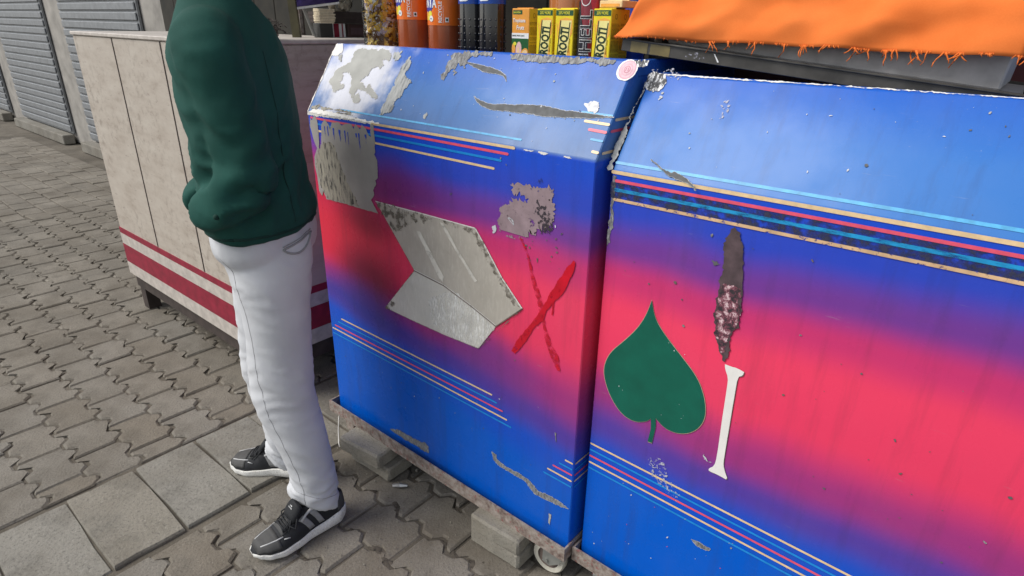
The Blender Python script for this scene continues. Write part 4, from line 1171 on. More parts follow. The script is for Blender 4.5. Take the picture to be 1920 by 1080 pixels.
def bottle(name, lab, x, y, rad, h, liquid, labelmat, z0, z1, cap, group=None, z=CT, petal=False, rz=0.0):
    t = thing(name, lab, "bottle", (x, y, z), rz, group)
    k = rad
    prof = [(k * .72, 0), (k * .90, .004), (k * .985, .014), (k, .03), (k, h * .62), (k * .95, h * .70), (k * .70, h * .80), (k * .42, h * .88), (.0135, h * .92), (.0135, h * .95)]
    smooth(obj("body", lathe(bmesh.new(), prof, 40), liquid, t), 60)
    smooth(obj("cap", lathe(bmesh.new(), [(.015, h * .94), (.0153, h * .945), (.0153, h * .995), (.013, h), (.001, h)], 24), cap, t), 40)
    smooth(obj("label", lathe(bmesh.new(), [(k + .0008, z0), (k + .0008, z1)], 48, cap=False), labelmat, t))
    return t
def orange_bottle(x, z0, lab, rz):
    k = .0440
    t = bottle("drink_bottle", lab, x, .215, k, .29, M['amber'], M['orangelabel'], z0, z0 + .10, M['cap_orange'], "orange labelled drink bottles", rz=rz)
    w = k + .0009
    fpoly("logo", [(-.042, z0 + .040), (-.030, z0 + .030), (-.006, z0 + .031), (.008, z0 + .050), (.004, z0 + .085), (-.042, z0 + .085)], M['blueink'], t, w)
    text("FANTA", .030, M['whiteink'], t, FM(-.046, z0 + .043, .0006, .0), .0009, .62, 0, w)
    for cx, cz, rx, rz_, mm in ((-.022, z0 + .024, .008, .010, 'mango'), (-.008, z0 + .028, .007, .007, 'inkyellow'), (-.016, z0 + .018, .008, .006, 'inkyellow'), (-.024, z0 + .016, .006, .004, 'mango')):
        fpoly("fruit", [(cx + rx * math.cos(q * .524), cz + rz_ * math.sin(q * .524)) for q in range(12)], M[mm], t, w, .0005)
    fpoly("roundel", [(-.004 + .007 * math.cos(q * .45), z0 + .016 + .0075 * math.sin(q * .45)) for q in range(14)], M['whiteink'], t, w, .0007)
    text("100%", .0042, M['blueink'], t, FM(-.0090, z0 + .0145, .0012), .0001, .8, 0, w)
    text("RECYCLE ME", .0125, M['whiteink'], t, FM(.0275, z0 + .006, .0007, R(-90)), .0003, 1.0, 0, w)
    text("PLEASE RECYCLE THIS BOTTLE", .0030, M['whiteink'], t, FM(.0325, z0 + .006, .0007, R(-90)), 0, 1.0, 0, w)
    fpoly("veg_mark", [(.036, z0 + .008), (.0455, z0 + .008), (.0455, z0 + .019), (.036, z0 + .019)], M['whiteink'], t, w, .0006)
    fpoly("veg_mark", [(.0408 + .003 * math.cos(q * .524), z0 + .0135 + .0032 * math.sin(q * .524)) for q in range(12)], M['inkgreen'], t, w, .0009)
    return t
orange_bottle(.238, .100, "orange labelled drink bottle standing directly beside the jar of sweets", R(4))
orange_bottle(.362, .087, "orange labelled drink bottle standing beside the black cola bottles, its label set lower", R(2))
def cola(x, lab):
    k = .0335
    t = bottle("cola_bottle", lab, x, .215, k, .245, M['cola'], M['colalabel'], .138, .185, M['cap_blue'], "black cola bottles")
    w = k + .0009
    fpoly("swoosh", [(-.020, .152), (-.008, .1435), (.012, .1440), (.024, .151), (.012, .1495), (-.006, .1485)], M['whiteink'], t, w, .0005)
    fpoly("swoosh", [(-.014, .151), (.0, .1475), (.014, .150), (.004, .154)], M['canbright'], t, w, .0004)
    dm = bmesh.new()
    for a in range(-6, 7):
        for q in range(6):
            an = a * .42 + .18
            z = .020 + q * .0165
            ball(dm, ((k - .0003) * math.sin(an), -(k - .0003) * math.cos(an), z), .0025, u=10, v=6)
    smooth(obj("dimple_bumps", dm, M['cola'], t))
    return t
cola(.4625, "black cola bottle with blue label right beside the orange labelled bottle")
cola(.5325, "black cola bottle with blue label touching the mixed fruit carton")

def carton(name, lab, x, y, w, d, h, rz, front, side, group=None, z=CT, cat="carton"):
    t = thing(name, lab, cat, (x, y, z), rz, group)
    obj("box", boxm(0, w, 0.0, d, 0, h, .0012), front, t)
    fp = bmesh.new()
    v = [fp.verts.new(p) for p in ((w + .0003, .001, .001), (w + .0003, d - .001, .001), (w + .0003, d - .001, h - .001), (w + .0003, .001, h - .001))]
    fp.faces.new(v)
    obj("side_print", fp, side, t)
    fin = bmesh.new()
    box(fin, .002, w - .002, d * .46, d * .54, h - .0005, h + .002)
    obj("seam", fin, front, t)
    return t
def sidetext(t, w, d, h, seed):
    rnd = random.Random(seed)
    bm = bmesh.new()
    z = h * .76
    while z > .006:
        y = .003
        while y < d - .006:
            L = rnd.uniform(.0025, .008)
            e = min(y + L, d - .003)
            v = [bm.verts.new(p) for p in ((w + .0006, y, z), (w + .0006, e, z), (w + .0006, e, z + .0011), (w + .0006, y, z + .0011))]
            bm.faces.new(v)
            y = e + .0012
        z -= .0026 if rnd.random() > .14 else .0062
    o = obj("fine_print", bm, M['inkbrown'], t)
    o["kind"] = "stuff"
    rb = bmesh.new()
    for r0, r1 in ((.0034, .0046),):
        n = 20
        for k in range(n):
            a0, a1 = 2 * math.pi * k / n, 2 * math.pi * (k + 1) / n
            rb.faces.new([rb.verts.new((w + .0006, d * .5 + r * math.cos(a), h * .88 + r * 1.2 * math.sin(a))) for r, a in ((r0, a0), (r1, a0), (r1, a1), (r0, a1))])
    obj("emblem", rb, M['inkbrown'], t)
def mango_carton(x, y, lab, rz=0.0, w=.0455, d=.036, h=.127):
    t = carton("juice_carton", lab, x, y, w, d, h, rz, M['yellow'], M['ochre'], "yellow mango drink cartons")
    # mango shape and sloping pale panel
    fpoly("mango_print", [(.012, h - .022), (.030, h - .018), (w - .003, h - .022), (w - .002, h - .05), (.03, h - .075), (.016, h - .06), (.008, h - .04)], M['mango'], t, None, .0003)
    fpoly("mango_print", [(.010, .004), (w - .004, .004), (w - .006, .04), (.03, .06), (.018, .04)], M['mango'], t, None, .0003)
    fpoly("panel", [(.0062, .001), (.0315, .001), (w - .0045, h - .024), (.0165, h - .024)], M['paleyellow'], t, None, .0005)
    fpoly("band", [(.0015, h - .014), (w - .0015, h - .014), (w - .0015, h - .003), (.0015, h - .003)], M['bandgreen'], t, None, .0005)
    text("20% MORE", .0088, M['inkyellow'], t, FM(.0085, h - .0115, .0009), .0001, .74, 0)
    a = math.atan2(.011, h - .025)
    fpoly("bar", [(.0045, .001), (.0072, .001), (.0165, h - .024), (.0140, h - .024)], M['inkgreen'], t, None, .0008)
    fpoly("bar", [(.0355, h - .062), (.0380, h - .062), (.0412, h - .028), (.0388, h - .028)], M['inkgreen'], t, None, .0008)
    fpoly("bar", [(.0265, .001), (.0293, .001), (.0318, .030), (.0292, .030)], M['inkgreen'], t, None, .0008)
    text("FROOTI", .0300, M['inkgreen'], t, FM(.0310, .019, .0010, -math.pi / 2 + a * .95), .0011, .655, 0.0)
    text("MANGO DRINK", .0042, M['inkbrown'], t, FM(.0395, .036, .0010, -math.pi / 2 + a * .95), .0001, 1.0, 0.0)
    fpoly("leaf_line", [(.003, h - .030), (.005, h - .030), (.011, h - .062), (.009, h - .062)], M['mango'], t, None, .0004)
    sidetext(t, w, d, h, int(x * 1000))
    return t
mango_carton(.690, .195, "yellow mango drink carton beside the mixed fruit carton", R(1))
mango_carton(.743, .195, "yellow mango drink carton squeezed between another and the red can", R(2), w=.049)
mango_carton(.845, .195, "yellow mango drink carton with its printed side showing, right of the red can", R(-3), w=.047)
mango_carton(.8435, .2345, "yellow mango drink carton tucked directly behind the one right of the red can", R(-3), w=.047)
mango_carton(.775, .300, "yellow mango drink carton in the second row with a blue cap above it", R(2), w=.046, h=.130)

# mixed fruit carton
t = carton("juice_carton", "orange and green mixed fruit juice carton with sliced fruit printed on it", "carton" and .610, .200, .052, .038, .128, R(1), M['cartonorange'], M['ochre'])
hh = .128
fpoly("band", [(.0005, .062), (.0515, .062), (.0515, .074), (.0005, .074)], M['whiteink'], t, None, .0004)
fpoly("panel", [(.0005, .001), (.0515, .001), (.0515, .0618), (.0005, .0618)], M['darkgreenprint'], t, None, .0003)
fpoly("badge", [(.003, hh - .013), (.031, hh - .013), (.031, hh - .004), (.003, hh - .004)], M['bandgreen'], t, None, .0004)
text("20% EXTRA", .0052, M['inkyellow'], t, FM(.0045, hh - .0105, .0008), .0001, .85)
text("Tropicana", .0115, M['whiteink'], t, FM(.0035, hh - .030, .0008), .0003, .80, .1)
text("Frutz", .0125, M['whiteink'], t, FM(.014, hh - .046, .0008), .0003, .9, .1)
text("MIXED FRUIT JUICE", .0048, M['inkgreen'], t, FM(.002, .0665, .0008), .0001, .9)
def ell(cx, cz, rx, rz_, a=0, n=16):
    return [(cx + rx * math.cos(q * 6.283 / n) * math.cos(a) - rz_ * math.sin(q * 6.283 / n) * math.sin(a), cz + rx * math.cos(q * 6.283 / n) * math.sin(a) + rz_ * math.sin(q * 6.283 / n) * math.cos(a)) for q in range(n)]
for i, (pp, mm) in enumerate(((ell(.007, .034, .006, .017, .1), 'fruitorange'), (ell(.010, .050, .005, .004), 'inkyellow'), (ell(.015, .024, .006, .022, -.1), 'fruitred'), (ell(.022, .036, .009, .019, -.1), 'fruitpink'), (ell(.021, .034, .003, .009), 'fruitpale'), (ell(.038, .018, .0135, .024, -.35), 'fruitorange'), (ell(.038, .018, .0105, .020, -.35), 'fruitpale'), (ell(.038, .012, .003, .006), 'fruitorange'), (ell(.006, .012, .0055, .010), 'whiteink'))):
    fpoly("fruit_print", [(min(max(a, .0008), .051), max(b, .001)) for a, b in pp], M[mm], t, None, .0005 + i * .00012)
sidetext(t, .052, .038, hh, 5)

# tall red can
cn = thing("drink_can", "tall dark red energy drink can with black lettering outlined in white", "can", (.8195, .222, CT), R(10))
kr = .0262
smooth(obj("body", lathe(bmesh.new(), [(kr * .80, 0), (kr * .97, .006), (kr, .010), (kr, .150), (kr * .93, .156), (kr * .86, .160)], 40), M['canred'], cn), 40)
smooth(obj("lid", lathe(bmesh.new(), [(kr * .86, .1595), (kr * .90, .161), (kr * .88, .163), (kr * .80, .161), (.001, .160)], 32), M['alu'], cn), 40)
w = kr + .0002
fpoly("dark_print", [(-.040, .010), (.040, .010), (.040, .026), (.012, .028), (.008, .045), (.006, .075), (-.004, .085), (-.012, .11), (-.018, .142), (-.040, .142)], M['candark'], cn, w, .0003)
fpoly("flame_print", [(.006, .10), (.022, .09), (.030, .12), (.026, .148), (.008, .148), (.014, .125)], M['canbright'], cn, w, .0003)
text("HELL", .0400, M['whiteink'], cn, FM(.0143, .0375, .0006, -math.pi / 2), .0013, .98, 0, w)
text("HELL", .0400, M['candark'], cn, FM(.0143, .0375, .0010, -math.pi / 2), .0002, .98, 0, w)
text("ENERGY DRINK", .0036, M['whiteink'], cn, FM(-.013, .0325, .0008), .0001, .95, 0, w)
text("CLASSIC", .0062, M['whiteink'], cn, FM(-.014, .0225, .0008), .0002, .95, .15, w)
fpoly("print", [(-.004, .0155), (.003, .0155), (.003, .0195), (-.004, .0195)], M['whiteink'], cn, w, .0006)
hp = [(.012 * math.cos(q * .35) - .002, .146 + .014 * math.sin(q * .35)) for q in range(19)]
for a, b in zip(hp, hp[1:]):
    ax, az = a; bx, bz = b
    fpoly("horn_print", [(ax, az), (bx, bz), (-.002 + (bx + .002) * .86, .146 + (bz - .146) * .86), (-.002 + (ax + .002) * .86, .146 + (az - .146) * .86)], M['whiteink'], cn, w, .0006)

# second row behind
bottle("drink_bottle", "amber drink bottle standing in the second row behind the mixed fruit carton", .680, .34, .052, .30, M['amberlight'], M['orangelabel'], .19, .25, M['cap_orange'], None)
bottle("drink_bottle", "blue bottle in the second row behind the yellow cartons", .830, .40, .030, .27, M['cap_blue'], M['colalabel'], .14, .20, M['cap_blue'], None)
t = carton("biscuit_pack", "peach coloured pack lying across the yellow cartons right of the can", .850, .208, .058, .060, .014, R(-3), M['fruitpale'], M['fruitpale'], None, CT + .1295, "pack")
fpoly("print", [(.004, .002), (.052, .002), (.052, .0075), (.004, .0075)], M['fruitorange'], t, None, .0006)
t = carton("juice_carton", "dark carton with a green band standing in shadow behind the cartons and the orange cloth", .930, .30, .060, .045, .135, R(-4), M['candark'], M['candark'], None)
fpoly("band", [(.002, .118), (.058, .118), (.058, .130), (.002, .130)], M['bandgreen'], t, None, .0004)
text("20% MORE", .0095, M['inkyellow'], t, FM(.005, .121, .0008), .0002, .9)
fpoly("print", ell(.022, .075, .010, .030), M['zinc'], t, None, .0005)
fpoly("print", ell(.022, .085, .003, .014), M['candark'], t, None, .0008)

# tilted tray with the orange cloth over it
M['traygrey'] = simple('dark_grimy_sheet_metal', (0.075, 0.070, 0.062), 0.45, metal=.2, var=.2, scale=25, bmp=.1)
M['tape'] = simple('old_brown_tape', (0.20, 0.155, 0.06), 0.35, var=.15, scale=30)
M['greycloth'] = simple('pale_grey_sheet', (0.46, 0.44, 0.43), .8, var=.1, scale=40, bmp=.2)
tray = thing("metal_tray", "dark grimy metal tray tilted across both carts under the orange cloth", "tray", (.917, .20, 1.346))
tray.rotation_euler = (0, R(5.2), R(1.5))
tl = .72
tb = bmesh.new(); box(tb, 0, tl, 0, .004, 0, .026, .001); box(tb, 0, tl, -.006, .006, .0225, .0262, .001)
obj("rim", tb, M['traygrey'], tray)
obj("base", boxm(.001, tl - .001, .0045, .34, 0, .004), M['traygrey'], tray)
obj("rim", boxm(0, .004, .0045, .34, .0042, .025), M['traygrey'], tray)
obj("rim", boxm(tl - .004, tl, .0045, .34, .0042, .025), M['traygrey'], tray)
obj("rim", boxm(.001, tl - .001, .3405, .345, 0, .025), M['traygrey'], tray)
for a, b in ((.022, .062), (.068, .112)):
    fpoly("tape", ragged([(a, .001), (b, .001), (b, .0215), (a, .0215)], .0006, .006, int(a * 999)), M['tape'], tray, None, .0008)
for q in range(6):
    cx, cz = .155 + .012 * (q % 3) + random.uniform(-.004, .004), .009 + .004 * (q // 3)
    fpoly("paint_splash", ragged([(cx - .005, cz - .002), (cx + .004, cz - .004), (cx + .005, cz + .003), (cx - .002, cz + .004)], .0025, .002, q), M['scuff'], tray, None, .0009)
fpoly("paint_splash", [(.205, .020), (.208, .0195), (.219, .006), (.216, .005)], M['whiteink'], tray, None, .0009)
obj("liner", boxm(.09, tl - .02, .008, .33, .0045, .020, .003), M['greycloth'], tray)

def cloth_mat():
    m, nt, b = new_mat('orange_cotton')
    n = noi(nt, 9, 4)
    wv = noi(nt, 420, 2)
    c = ramp(nt, n, [(.3, (0.76, 0.175, 0.036)), (.7, (0.82, 0.215, 0.050))])
    c = mixc(nt, ramp(nt, wv, [(.45, .08), (.6, 0.0)]), c, (.55, .09, .01))
    nt.links.new(c, b.inputs["Base Color"])
    b.inputs["Roughness"].default_value = .9
    b.inputs["Specular IOR Level"].default_value = .15
    bump(nt, b, wv, .12, .0006)
    return m
M['cloth'] = cloth_mat()
cl = thing("orange_cloth", "orange fringed cotton cloth draped over the goods on the metal tray", "cloth", (.93, .205, 1.36))
cb = bmesh.new()
NU, NV = 96, 40
W = .70
def clothpt(u, v):
    """u along the tray, v from the hem (0) up the front and over the top (1)"""
    x = -.028 + .052 * min(1.0, (v / .42)) ** .8 * (1 - u) ** 2 + u * W
    drop = -.012 * (x / W)
    fold = .0035 * math.sin(u * 23 + 1.3 * math.sin(v * 5)) * (1 - min(1, v / .5)) + .0012 * math.sin(u * 51 + v * 7)
    nz = noise.noise(Vector((u * 9, v * 5, 1.7))) * .016 + .004 * math.sin(u * 14 - v * 9 + 2 * noise.noise(Vector((u * 3, v * 3, 8)))) + noise.noise(Vector((u * 22, v * 10, 4.1))) * .0018
    if v < .5:
        t = v / .5
        y = -.014 + .030 * t ** 1.5 - fold - nz * .8
        z = .012 + drop * (1 - t) + (.098 - .004 * u) * (t ** .9) + nz * .25
    else:
        t = (v - .5) / .5
        y = .016 + .31 * t + nz * .5
        z = .110 - .004 * u + .010 * math.sin(min(1, t * 3) * 1.57) + nz * .5
    return Vector((x, y, z))
gv = [[cb.verts.new(clothpt(i / NU, j / NV)) for i in range(NU + 1)] for j in range(NV + 1)]
for j in range(NV):
    for i in range(NU):
        cb.faces.new((gv[j][i], gv[j][i + 1], gv[j + 1][i + 1], gv[j + 1][i]))
# left end falls too
ls = []
for j in range(NV + 1):
    p = clothpt(0, j / NV)
    ls.append(p)
co = smooth(obj("drape", cb, M['cloth'], cl))
md = co.modifiers.new("thickness", 'SOLIDIFY'); md.thickness = .0022; md.offset = -1
eb = bmesh.new()
g2 = []
for j in range(NV // 2, NV + 1):
    p = clothpt(0, j / NV)
    row = []
    for q in range(9):
        t = q / 8
        row.append(eb.verts.new((p.x - .016 * t - .004 * math.sin(p.y * 60) * t, p.y, p.z - (p.z - .012) * t)))
    g2.append(row)
for A, B in zip(g2, g2[1:]):
    for q in range(8):
        eb.faces.new((A[q], A[q + 1], B[q + 1], B[q]))
smooth(obj("end_drape", eb, M['cloth'], cl))
fb = bmesh.new()
rnd = random.Random(9)
for i in range(170):
    u = rnd.random()
    if u > .25: u = .25 + round((u - .25) * 16) / 16 + rnd.uniform(-.018, .018)
    long = u > .25 and rnd.random() < .30
    p = clothpt(u, 0)
    L = rnd.uniform(.012, .026) if long else rnd.uniform(.002, .007)
    pts = [p + Vector((0, 0, .003))]
    dr = Vector((rnd.uniform(-.5, .5), -rnd.uniform(.02, .25), -1))
    for q in range(4 if long else 2):
        dr = dr + Vector((rnd.uniform(-.8, .8), rnd.uniform(-.1, .15), 0))
        pts.append(pts[-1] + dr.normalized() * L / (4 if long else 2))
    r0 = .0014 if long else .0009
    tube(fb, pts, [r0 * (1 - .12 * q) for q in range(len(pts))], 5)
fo_ = smooth(obj("fringe", fb, M['cloth'], cl)); fo_["kind"] = "stuff"
# goods that the cloth lies on, and the maroon boxes behind
M['maroon'] = simple('maroon_printed_board', (0.10, 0.012, 0.016), .5, var=.1)
mb_ = thing("maroon_box", "maroon printed box standing behind the orange cloth", "box", (1.02, .56, 1.277))
obj("box", boxm(0, .62, 0, .05, 0, .26, .003), M['maroon'], mb_)
text("Beer", .045, M['sticker_pale'], mb_, FM(.15, .185, .0008), .0004, 1.0, .1)
kb2 = thing("goods_box", "pale grey plastic box showing under the orange cloth's hem on the tray", "box", (.985, .235, 1.3495))
kb2.rotation_euler = (0, R(5.2), 0)
M['card'] = simple('pale_grey_plastic', (0.42, 0.41, 0.41), .6, var=.12)
obj("box", boxm(0.02, .60, 0, .24, .015, .098, .003), M['card'], kb2)

# ------------------------------------------------------------------ neighbouring stall counter with the striped end
def plank_mat():
    m, nt, b = new_mat('weathered_greige_paint')
    n = noi(nt, 6, 6, .65, stretch=(1, .35, 3.2))
    c = ramp(nt, n, [(.30, (0.36, 0.305, 0.25)), (.46, (0.44, 0.385, 0.325)), (.7, (0.50, 0.45, 0.385))])
    spl = mth(nt, 'MULTIPLY', ramp(nt, noi(nt, 30, 6, .7), [(.50, 0), (.62, .6)]), ramp(nt, noi(nt, 2.5, 4), [(.40, 0), (.65, 1)]))
    c = mixc(nt, spl, c, (.17, .13, .10))
    s = ramp(nt, noi(nt, 16, 6, .7, stretch=(1, .25, 4)), [(.60, 0), (.68, .6)])
    c = mixc(nt, s, c, (.15, .10, .08))
    nt.links.new(c, b.inputs["Base Color"])
    b.inputs["Roughness"].default_value = .6
    bump(nt, b, n, .25, .002)
    return m
M['greige'] = plank_mat()
M['redband'] = simple('crimson_band_paint', (0.27, 0.012, 0.036), .5, var=.15, scale=25)
M['paleband'] = simple('cream_band_paint', (0.52, 0.47, 0.42), .55, var=.12, scale=25)
M['plinth'] = simple('dark_timber', (0.055, 0.040, 0.034), .8, var=.2, scale=20, bmp=.2)
ns = thing("stall_counter", "greige painted stall counter with crimson and cream bands round its foot", "counter", (-.36, -.05, 0))
obj("body", boxm(-1.35, 0, 0, .66, .19, 1.318, .004), M['greige'], ns)
obj("top", boxm(-1.36, .006, -.006, .67, 1.3185, 1.334, .003), M['paleband'], ns)
for z0, z1, m_ in ((.408, .437, 'redband'), (.352, .4075, 'paleband'), (.256, .3515, 'redband'), (.192, .2555, 'paleband')):
    bm = bmesh.new()
    box(bm, -1.353, .0028, -.0028, .6605, z0, z1)
    obj("band", bm, M[m_], ns)
for q in (-.9, -.45):
    obj("panel_joint", boxm(q, q + .006, -.0022, -.0004, .44, 1.317), M['plinth'], ns)
obj("plinth", boxm(-1.34, -.012, .015, .64, .12, .1895), M['plinth'], ns)
for x in (-1.3, -.06):
    for y in (.05, .58):
        obj("leg", boxm(x - .03, x + .03, y - .03, y + .03, 0, .1195), M['plinth'], ns)
hk = bmesh.new()
box(hk, .003, .006, .19, .215, .975, .995)
obj("hasp", hk, M['iron'], ns)
# things on that counter
M['olivewood'] = simple('olive_stained_timber', (0.085, 0.075, 0.035), .7, var=.2, scale=15, bmp=.2)
M['greypipe'] = simple('grey_plastic_pipe', (0.27, 0.27, 0.25), .5, var=.1)
M['purplefoil'] = simple('purple_snack_foil', (0.055, 0.035, 0.16), .25, metal=.3, var=.2, scale=30)
po = thing("timber_post", "olive stained timber post rising from the striped counter's top", "post", (-.60, .362, 1.334))
obj("post", tube(bmesh.new(), [(0, .006, 0), (0, -.03, .95)], [.020, .018], 4), M['olivewood'], po)
po = thing("grey_pipe", "slim grey pipe leaning on the striped counter beside the timber post", "pipe", (-.60, .444, 1.334))
obj("pipe", tube(bmesh.new(), [(0, 0, .006), (-.006, -.04, .125)], .0065, 8), M['greypipe'], po)
obj("bracket", boxm(-.02, .012, -.075, -.015, .122, .127), M['greypipe'], po)
bb = thing("dark_block", "dark grey pack standing on the striped counter under the folded papers", "pack", (-.62, .455, 1.334))
obj("pack", boxm(0, .045, 0, .060, 0, .051, .002), simple('charcoal_board', (.045, .044, .04), .6), bb)
pp = thing("paper_stack", "short stack of folded cream paper sheets on a dark pack", "papers", (-.615, .458, 1.3855))
M['cream_paper'] = simple('cream_paper', (0.72, 0.62, 0.45), .8, var=.1, scale=60)
for i in range(9):
    o = obj("sheet", boxm(random.uniform(-.002, .002), .045 + random.uniform(-.003, .003), random.uniform(-.003, .002), .068 + random.uniform(-.004, .004), i * .0058, i * .0058 + .0052, .0012), M['cream_paper'], pp)
dc = thing("dark_crate", "dark wooden crate on the striped counter carrying the bag of nuts", "crate", (-.66, .542, 1.3853))
for i in range(3):
    obj("slat", boxm(-.12, .06, 0, .006, .002 + i * .0145, .0145 + i * .0145), M['plinth'], dc)
    obj("slat", boxm(.0545, .0605, .0065, .20, .002 + i * .0145, .0145 + i * .0145), M['plinth'], dc)
obj("base", boxm(-.12, .054, .0065, .20, 0, .042), M['plinth'], dc)
rp = thing("striped_pack", "red and white striped pack standing on the counter below the dark crate", "pack", (-.615, .512, 1.334))
obj("box", boxm(-.06, .008, 0, .084, 0, .051, .001), M['whiteink'], rp)
for a, b in ((.008, .014), (.028, .052), (.066, .072)):
    obj("red_stripe", boxm(.0085, .0092, a, b, .0005, .0505), M['redband'], rp)
bx = thing("brown_box", "small dark brown box standing right of the striped pack", "box", (-.66, .612, 1.334))
obj("box", boxm(-.05, .05, 0, .12, 0, .050, .002), simple('dark_brown_board', (.085, .045, .04), .6), bx)
obj("label", boxm(.0503, .0508, .012, .10, .010, .036), simple('mauve_label', (.13, .075, .08), .6), bx)
ng = bmesh.new()
rnd = random.Random(6)
for i in range(70):
    a, z = rnd.uniform(0, 6.28), rnd.uniform(0, .12)
    r = .046 * math.sqrt(max(.1, 1 - ((z - .06) / .085) ** 2))
    ball(ng, (r * .9 * math.cos(a), r * .9 * math.sin(a), z + .011), .0125, rnd.uniform(.9, 1.2), rnd.uniform(.9, 1.2), rnd.uniform(.8, 1.1), 8, 6)
nb = thing("nut_bag", "clear bag of pale round nuts on the dark crate left of the sweet jar", "bag", (-.64, .600, 1.4285))
o = smooth(obj("nuts", ng, simple('pale_nut_shell', (0.50, 0.46, 0.37), .7, var=.15, scale=40), nb)); o["kind"] = "stuff"
smooth(obj("bag", lathe(bmesh.new(), [(.030, 0), (.050, .02), (.056, .06), (.050, .11), (.02, .14), (.012, .16)], 24), M['clear'], nb))
# snack packet (a pillow pouch)
pk = thing("snack_packet", "shiny purple snack packet with silver crimped edge on the folded papers", "packet", (-.585, .462, 1.4385))
pb = bmesh.new()
nu, nv = 16, 14
for side in (1, -1):
    g = []
    for j in range(nv + 1):
        row = []
        for i in range(nu + 1):
            u, v = i / nu, j / nv
            th = .020 * (math.sin(math.pi * u) ** .5) * (math.sin(math.pi * v) ** .5)
            row.append(pb.verts.new((side * th + noise.noise(Vector((u * 6, v * 6, side))) * .004 * math.sin(math.pi * u), -.090 + .19 * u, .15 * v + .025 * u)))
        g.append(row)
    for j in range(nv):
        for i in range(nu):
            pb.faces.new((g[j][i], g[j][i + 1], g[j + 1][i + 1], g[j + 1][i]))
bmesh.ops.recalc_face_normals(pb, faces=pb.faces)
smooth(obj("pouch", pb, M['purplefoil'], pk))
cbm = bmesh.new()
for i in range(30):
    y0 = -.090 + .19 * i / 30
    z0 = .025 * i / 30
    box(cbm, -.002, .002, y0, y0 + .19 / 30 * .7, z0 - .007, z0 + .001)
obj("crimped_edge", cbm, M['silver'], pk)
fpw = bmesh.new()
box(fpw, .016, .020, -.07, -.03, .045, .075, .003)
obj("print", fpw, M['whiteink'], pk)
# tangle of wire hung on the counter's corner behind the person's back
wb = bmesh.new()
rnd = random.Random(12)
for i in range(16):
    p = Vector((rnd.uniform(-.01, .01), rnd.uniform(-.01, .02), rnd.uniform(-.02, .01)))
    pts = [p]
    for q in range(7):
        p = p + Vector((rnd.uniform(-.015, .015), rnd.uniform(-.012, .017), rnd.uniform(-.014, .010)))
        pts.append(p)
    tube(wb, pts, .0014, 5)
wt = obj("wire_tangle", wb, M['plinth'])
wt.location = (-.365, .125, 1.378)
tag(wt, "tangle of dark thin wire on the striped counter's corner beside the green jacket", "wire")

# ------------------------------------------------------------------ person in the green jacket
from mathutils.bvhtree import BVHTree
M['jacket'] = None
def cloth(name, c1_, c2_, weave=500, rough=.85, b=.25, sheen=0.0):
    m, nt, bs = new_mat(name)
    n = noi(nt, 7, 4)
    nt.links.new(ramp(nt, n, [(.3, c1_), (.7, c2_)]), bs.inputs["Base Color"])
    bs.inputs["Roughness"].default_value = rough
    bs.inputs["Specular IOR Level"].default_value = .3
    h = mth(nt, 'ADD', mth(nt, 'MULTIPLY', noi(nt, weave, 2), .3), noi(nt, 28, 5, .6))
    bump(nt, bs, h, b, .004)
    return m
M['jacket'] = cloth('dark_green_jacket_cloth', (0.007, 0.052, 0.040), (0.013, 0.082, 0.064), rough=.85)
M['jackettrim'] = cloth('darker_green_trim', (0.006, 0.030, 0.024), (0.008, 0.04, 0.03))
M['trousers'] = cloth('light_grey_trouser_cloth', (0.53, 0.54, 0.56), (0.60, 0.61, 0.63), rough=.8, b=.3)
M['trouserseam'] = cloth('grey_seam_thread', (0.27, 0.27, 0.27), (0.33, 0.33, 0.33))
M['skin'] = simple('brown_skin', (0.30, 0.155, 0.095), .5, var=.08, scale=60)
M['hair'] = simple('black_hair', (0.012, 0.010, 0.009), .5, var=.3, scale=200, bmp=.4)
M['shoeblack'] = cloth('black_trainer_mesh', (0.014, 0.015, 0.017), (0.024, 0.025, 0.028), 900, .7, .35)
M['shoegrey'] = cloth('charcoal_trainer_panel', (0.050, 0.050, 0.050), (0.075, 0.074, 0.072), 700, .65, .3)
M['shoestripe'] = simple('grey_trainer_stripe', (0.23, 0.23, 0.23), .5, var=.1, scale=60)
M['shoeline'] = simple('pale_grey_trainer_piping', (0.48, 0.48, 0.48), .5, var=.1)
def sole_mat():
    m, nt, b = new_mat('speckled_white_foam_sole')
    n = noi(nt, 260, 3, .7)
    c = ramp(nt, n, [(.30, (.42, .41, .38)), (.44, (.70, .69, .65)), (.7, (.80, .79, .75))])
    c = mixc(nt, ramp(nt, noi(nt, 18, 5), [(.5, 0), (.8, .5)]), c, (.28, .24, .18))
    nt.links.new(c, b.inputs["Base Color"]); b.inputs["Roughness"].default_value = .8
    bump(nt, b, n, .4, .001)
    return m
M['sole'] = sole_mat()

FW = Vector((-.77, -.64, 0)).normalized()
LF = Vector((.64, -.77, 0)).normalized()
per = thing("person", "person in dark green jacket, light grey trousers and black striped trainers beside the cart", "person", (.19, -.29, 0))
PO = Vector((.19, -.29, 0))

def loft(bm, rings, n=28, axl=LF, axf=FW, tilt=None):
    """rings: (centre, half width sideways, half depth fore-aft)"""
    rs = []
    for c, rl, rf in rings:
        c = Vector(c)
        row = []
        for k in range(n):
            q = axl * rl * math.cos(2 * math.pi * k / n) + axf * rf * math.sin(2 * math.pi * k / n)
            if tilt is not None:
                q = q + Vector((0, 0, q.dot(tilt) * .62 * max(0, 1 - max(0, c.z - .07) / .10)))
            row.append(bm.verts.new(c + q))
        rs.append(row)
    for A, B in zip(rs, rs[1:]):
        for k in range(n):
            bm.faces.new((A[k], A[(k + 1) % n], B[(k + 1) % n], B[k]))
    bm.faces.new(rs[0][::-1]); bm.faces.new(rs[-1])

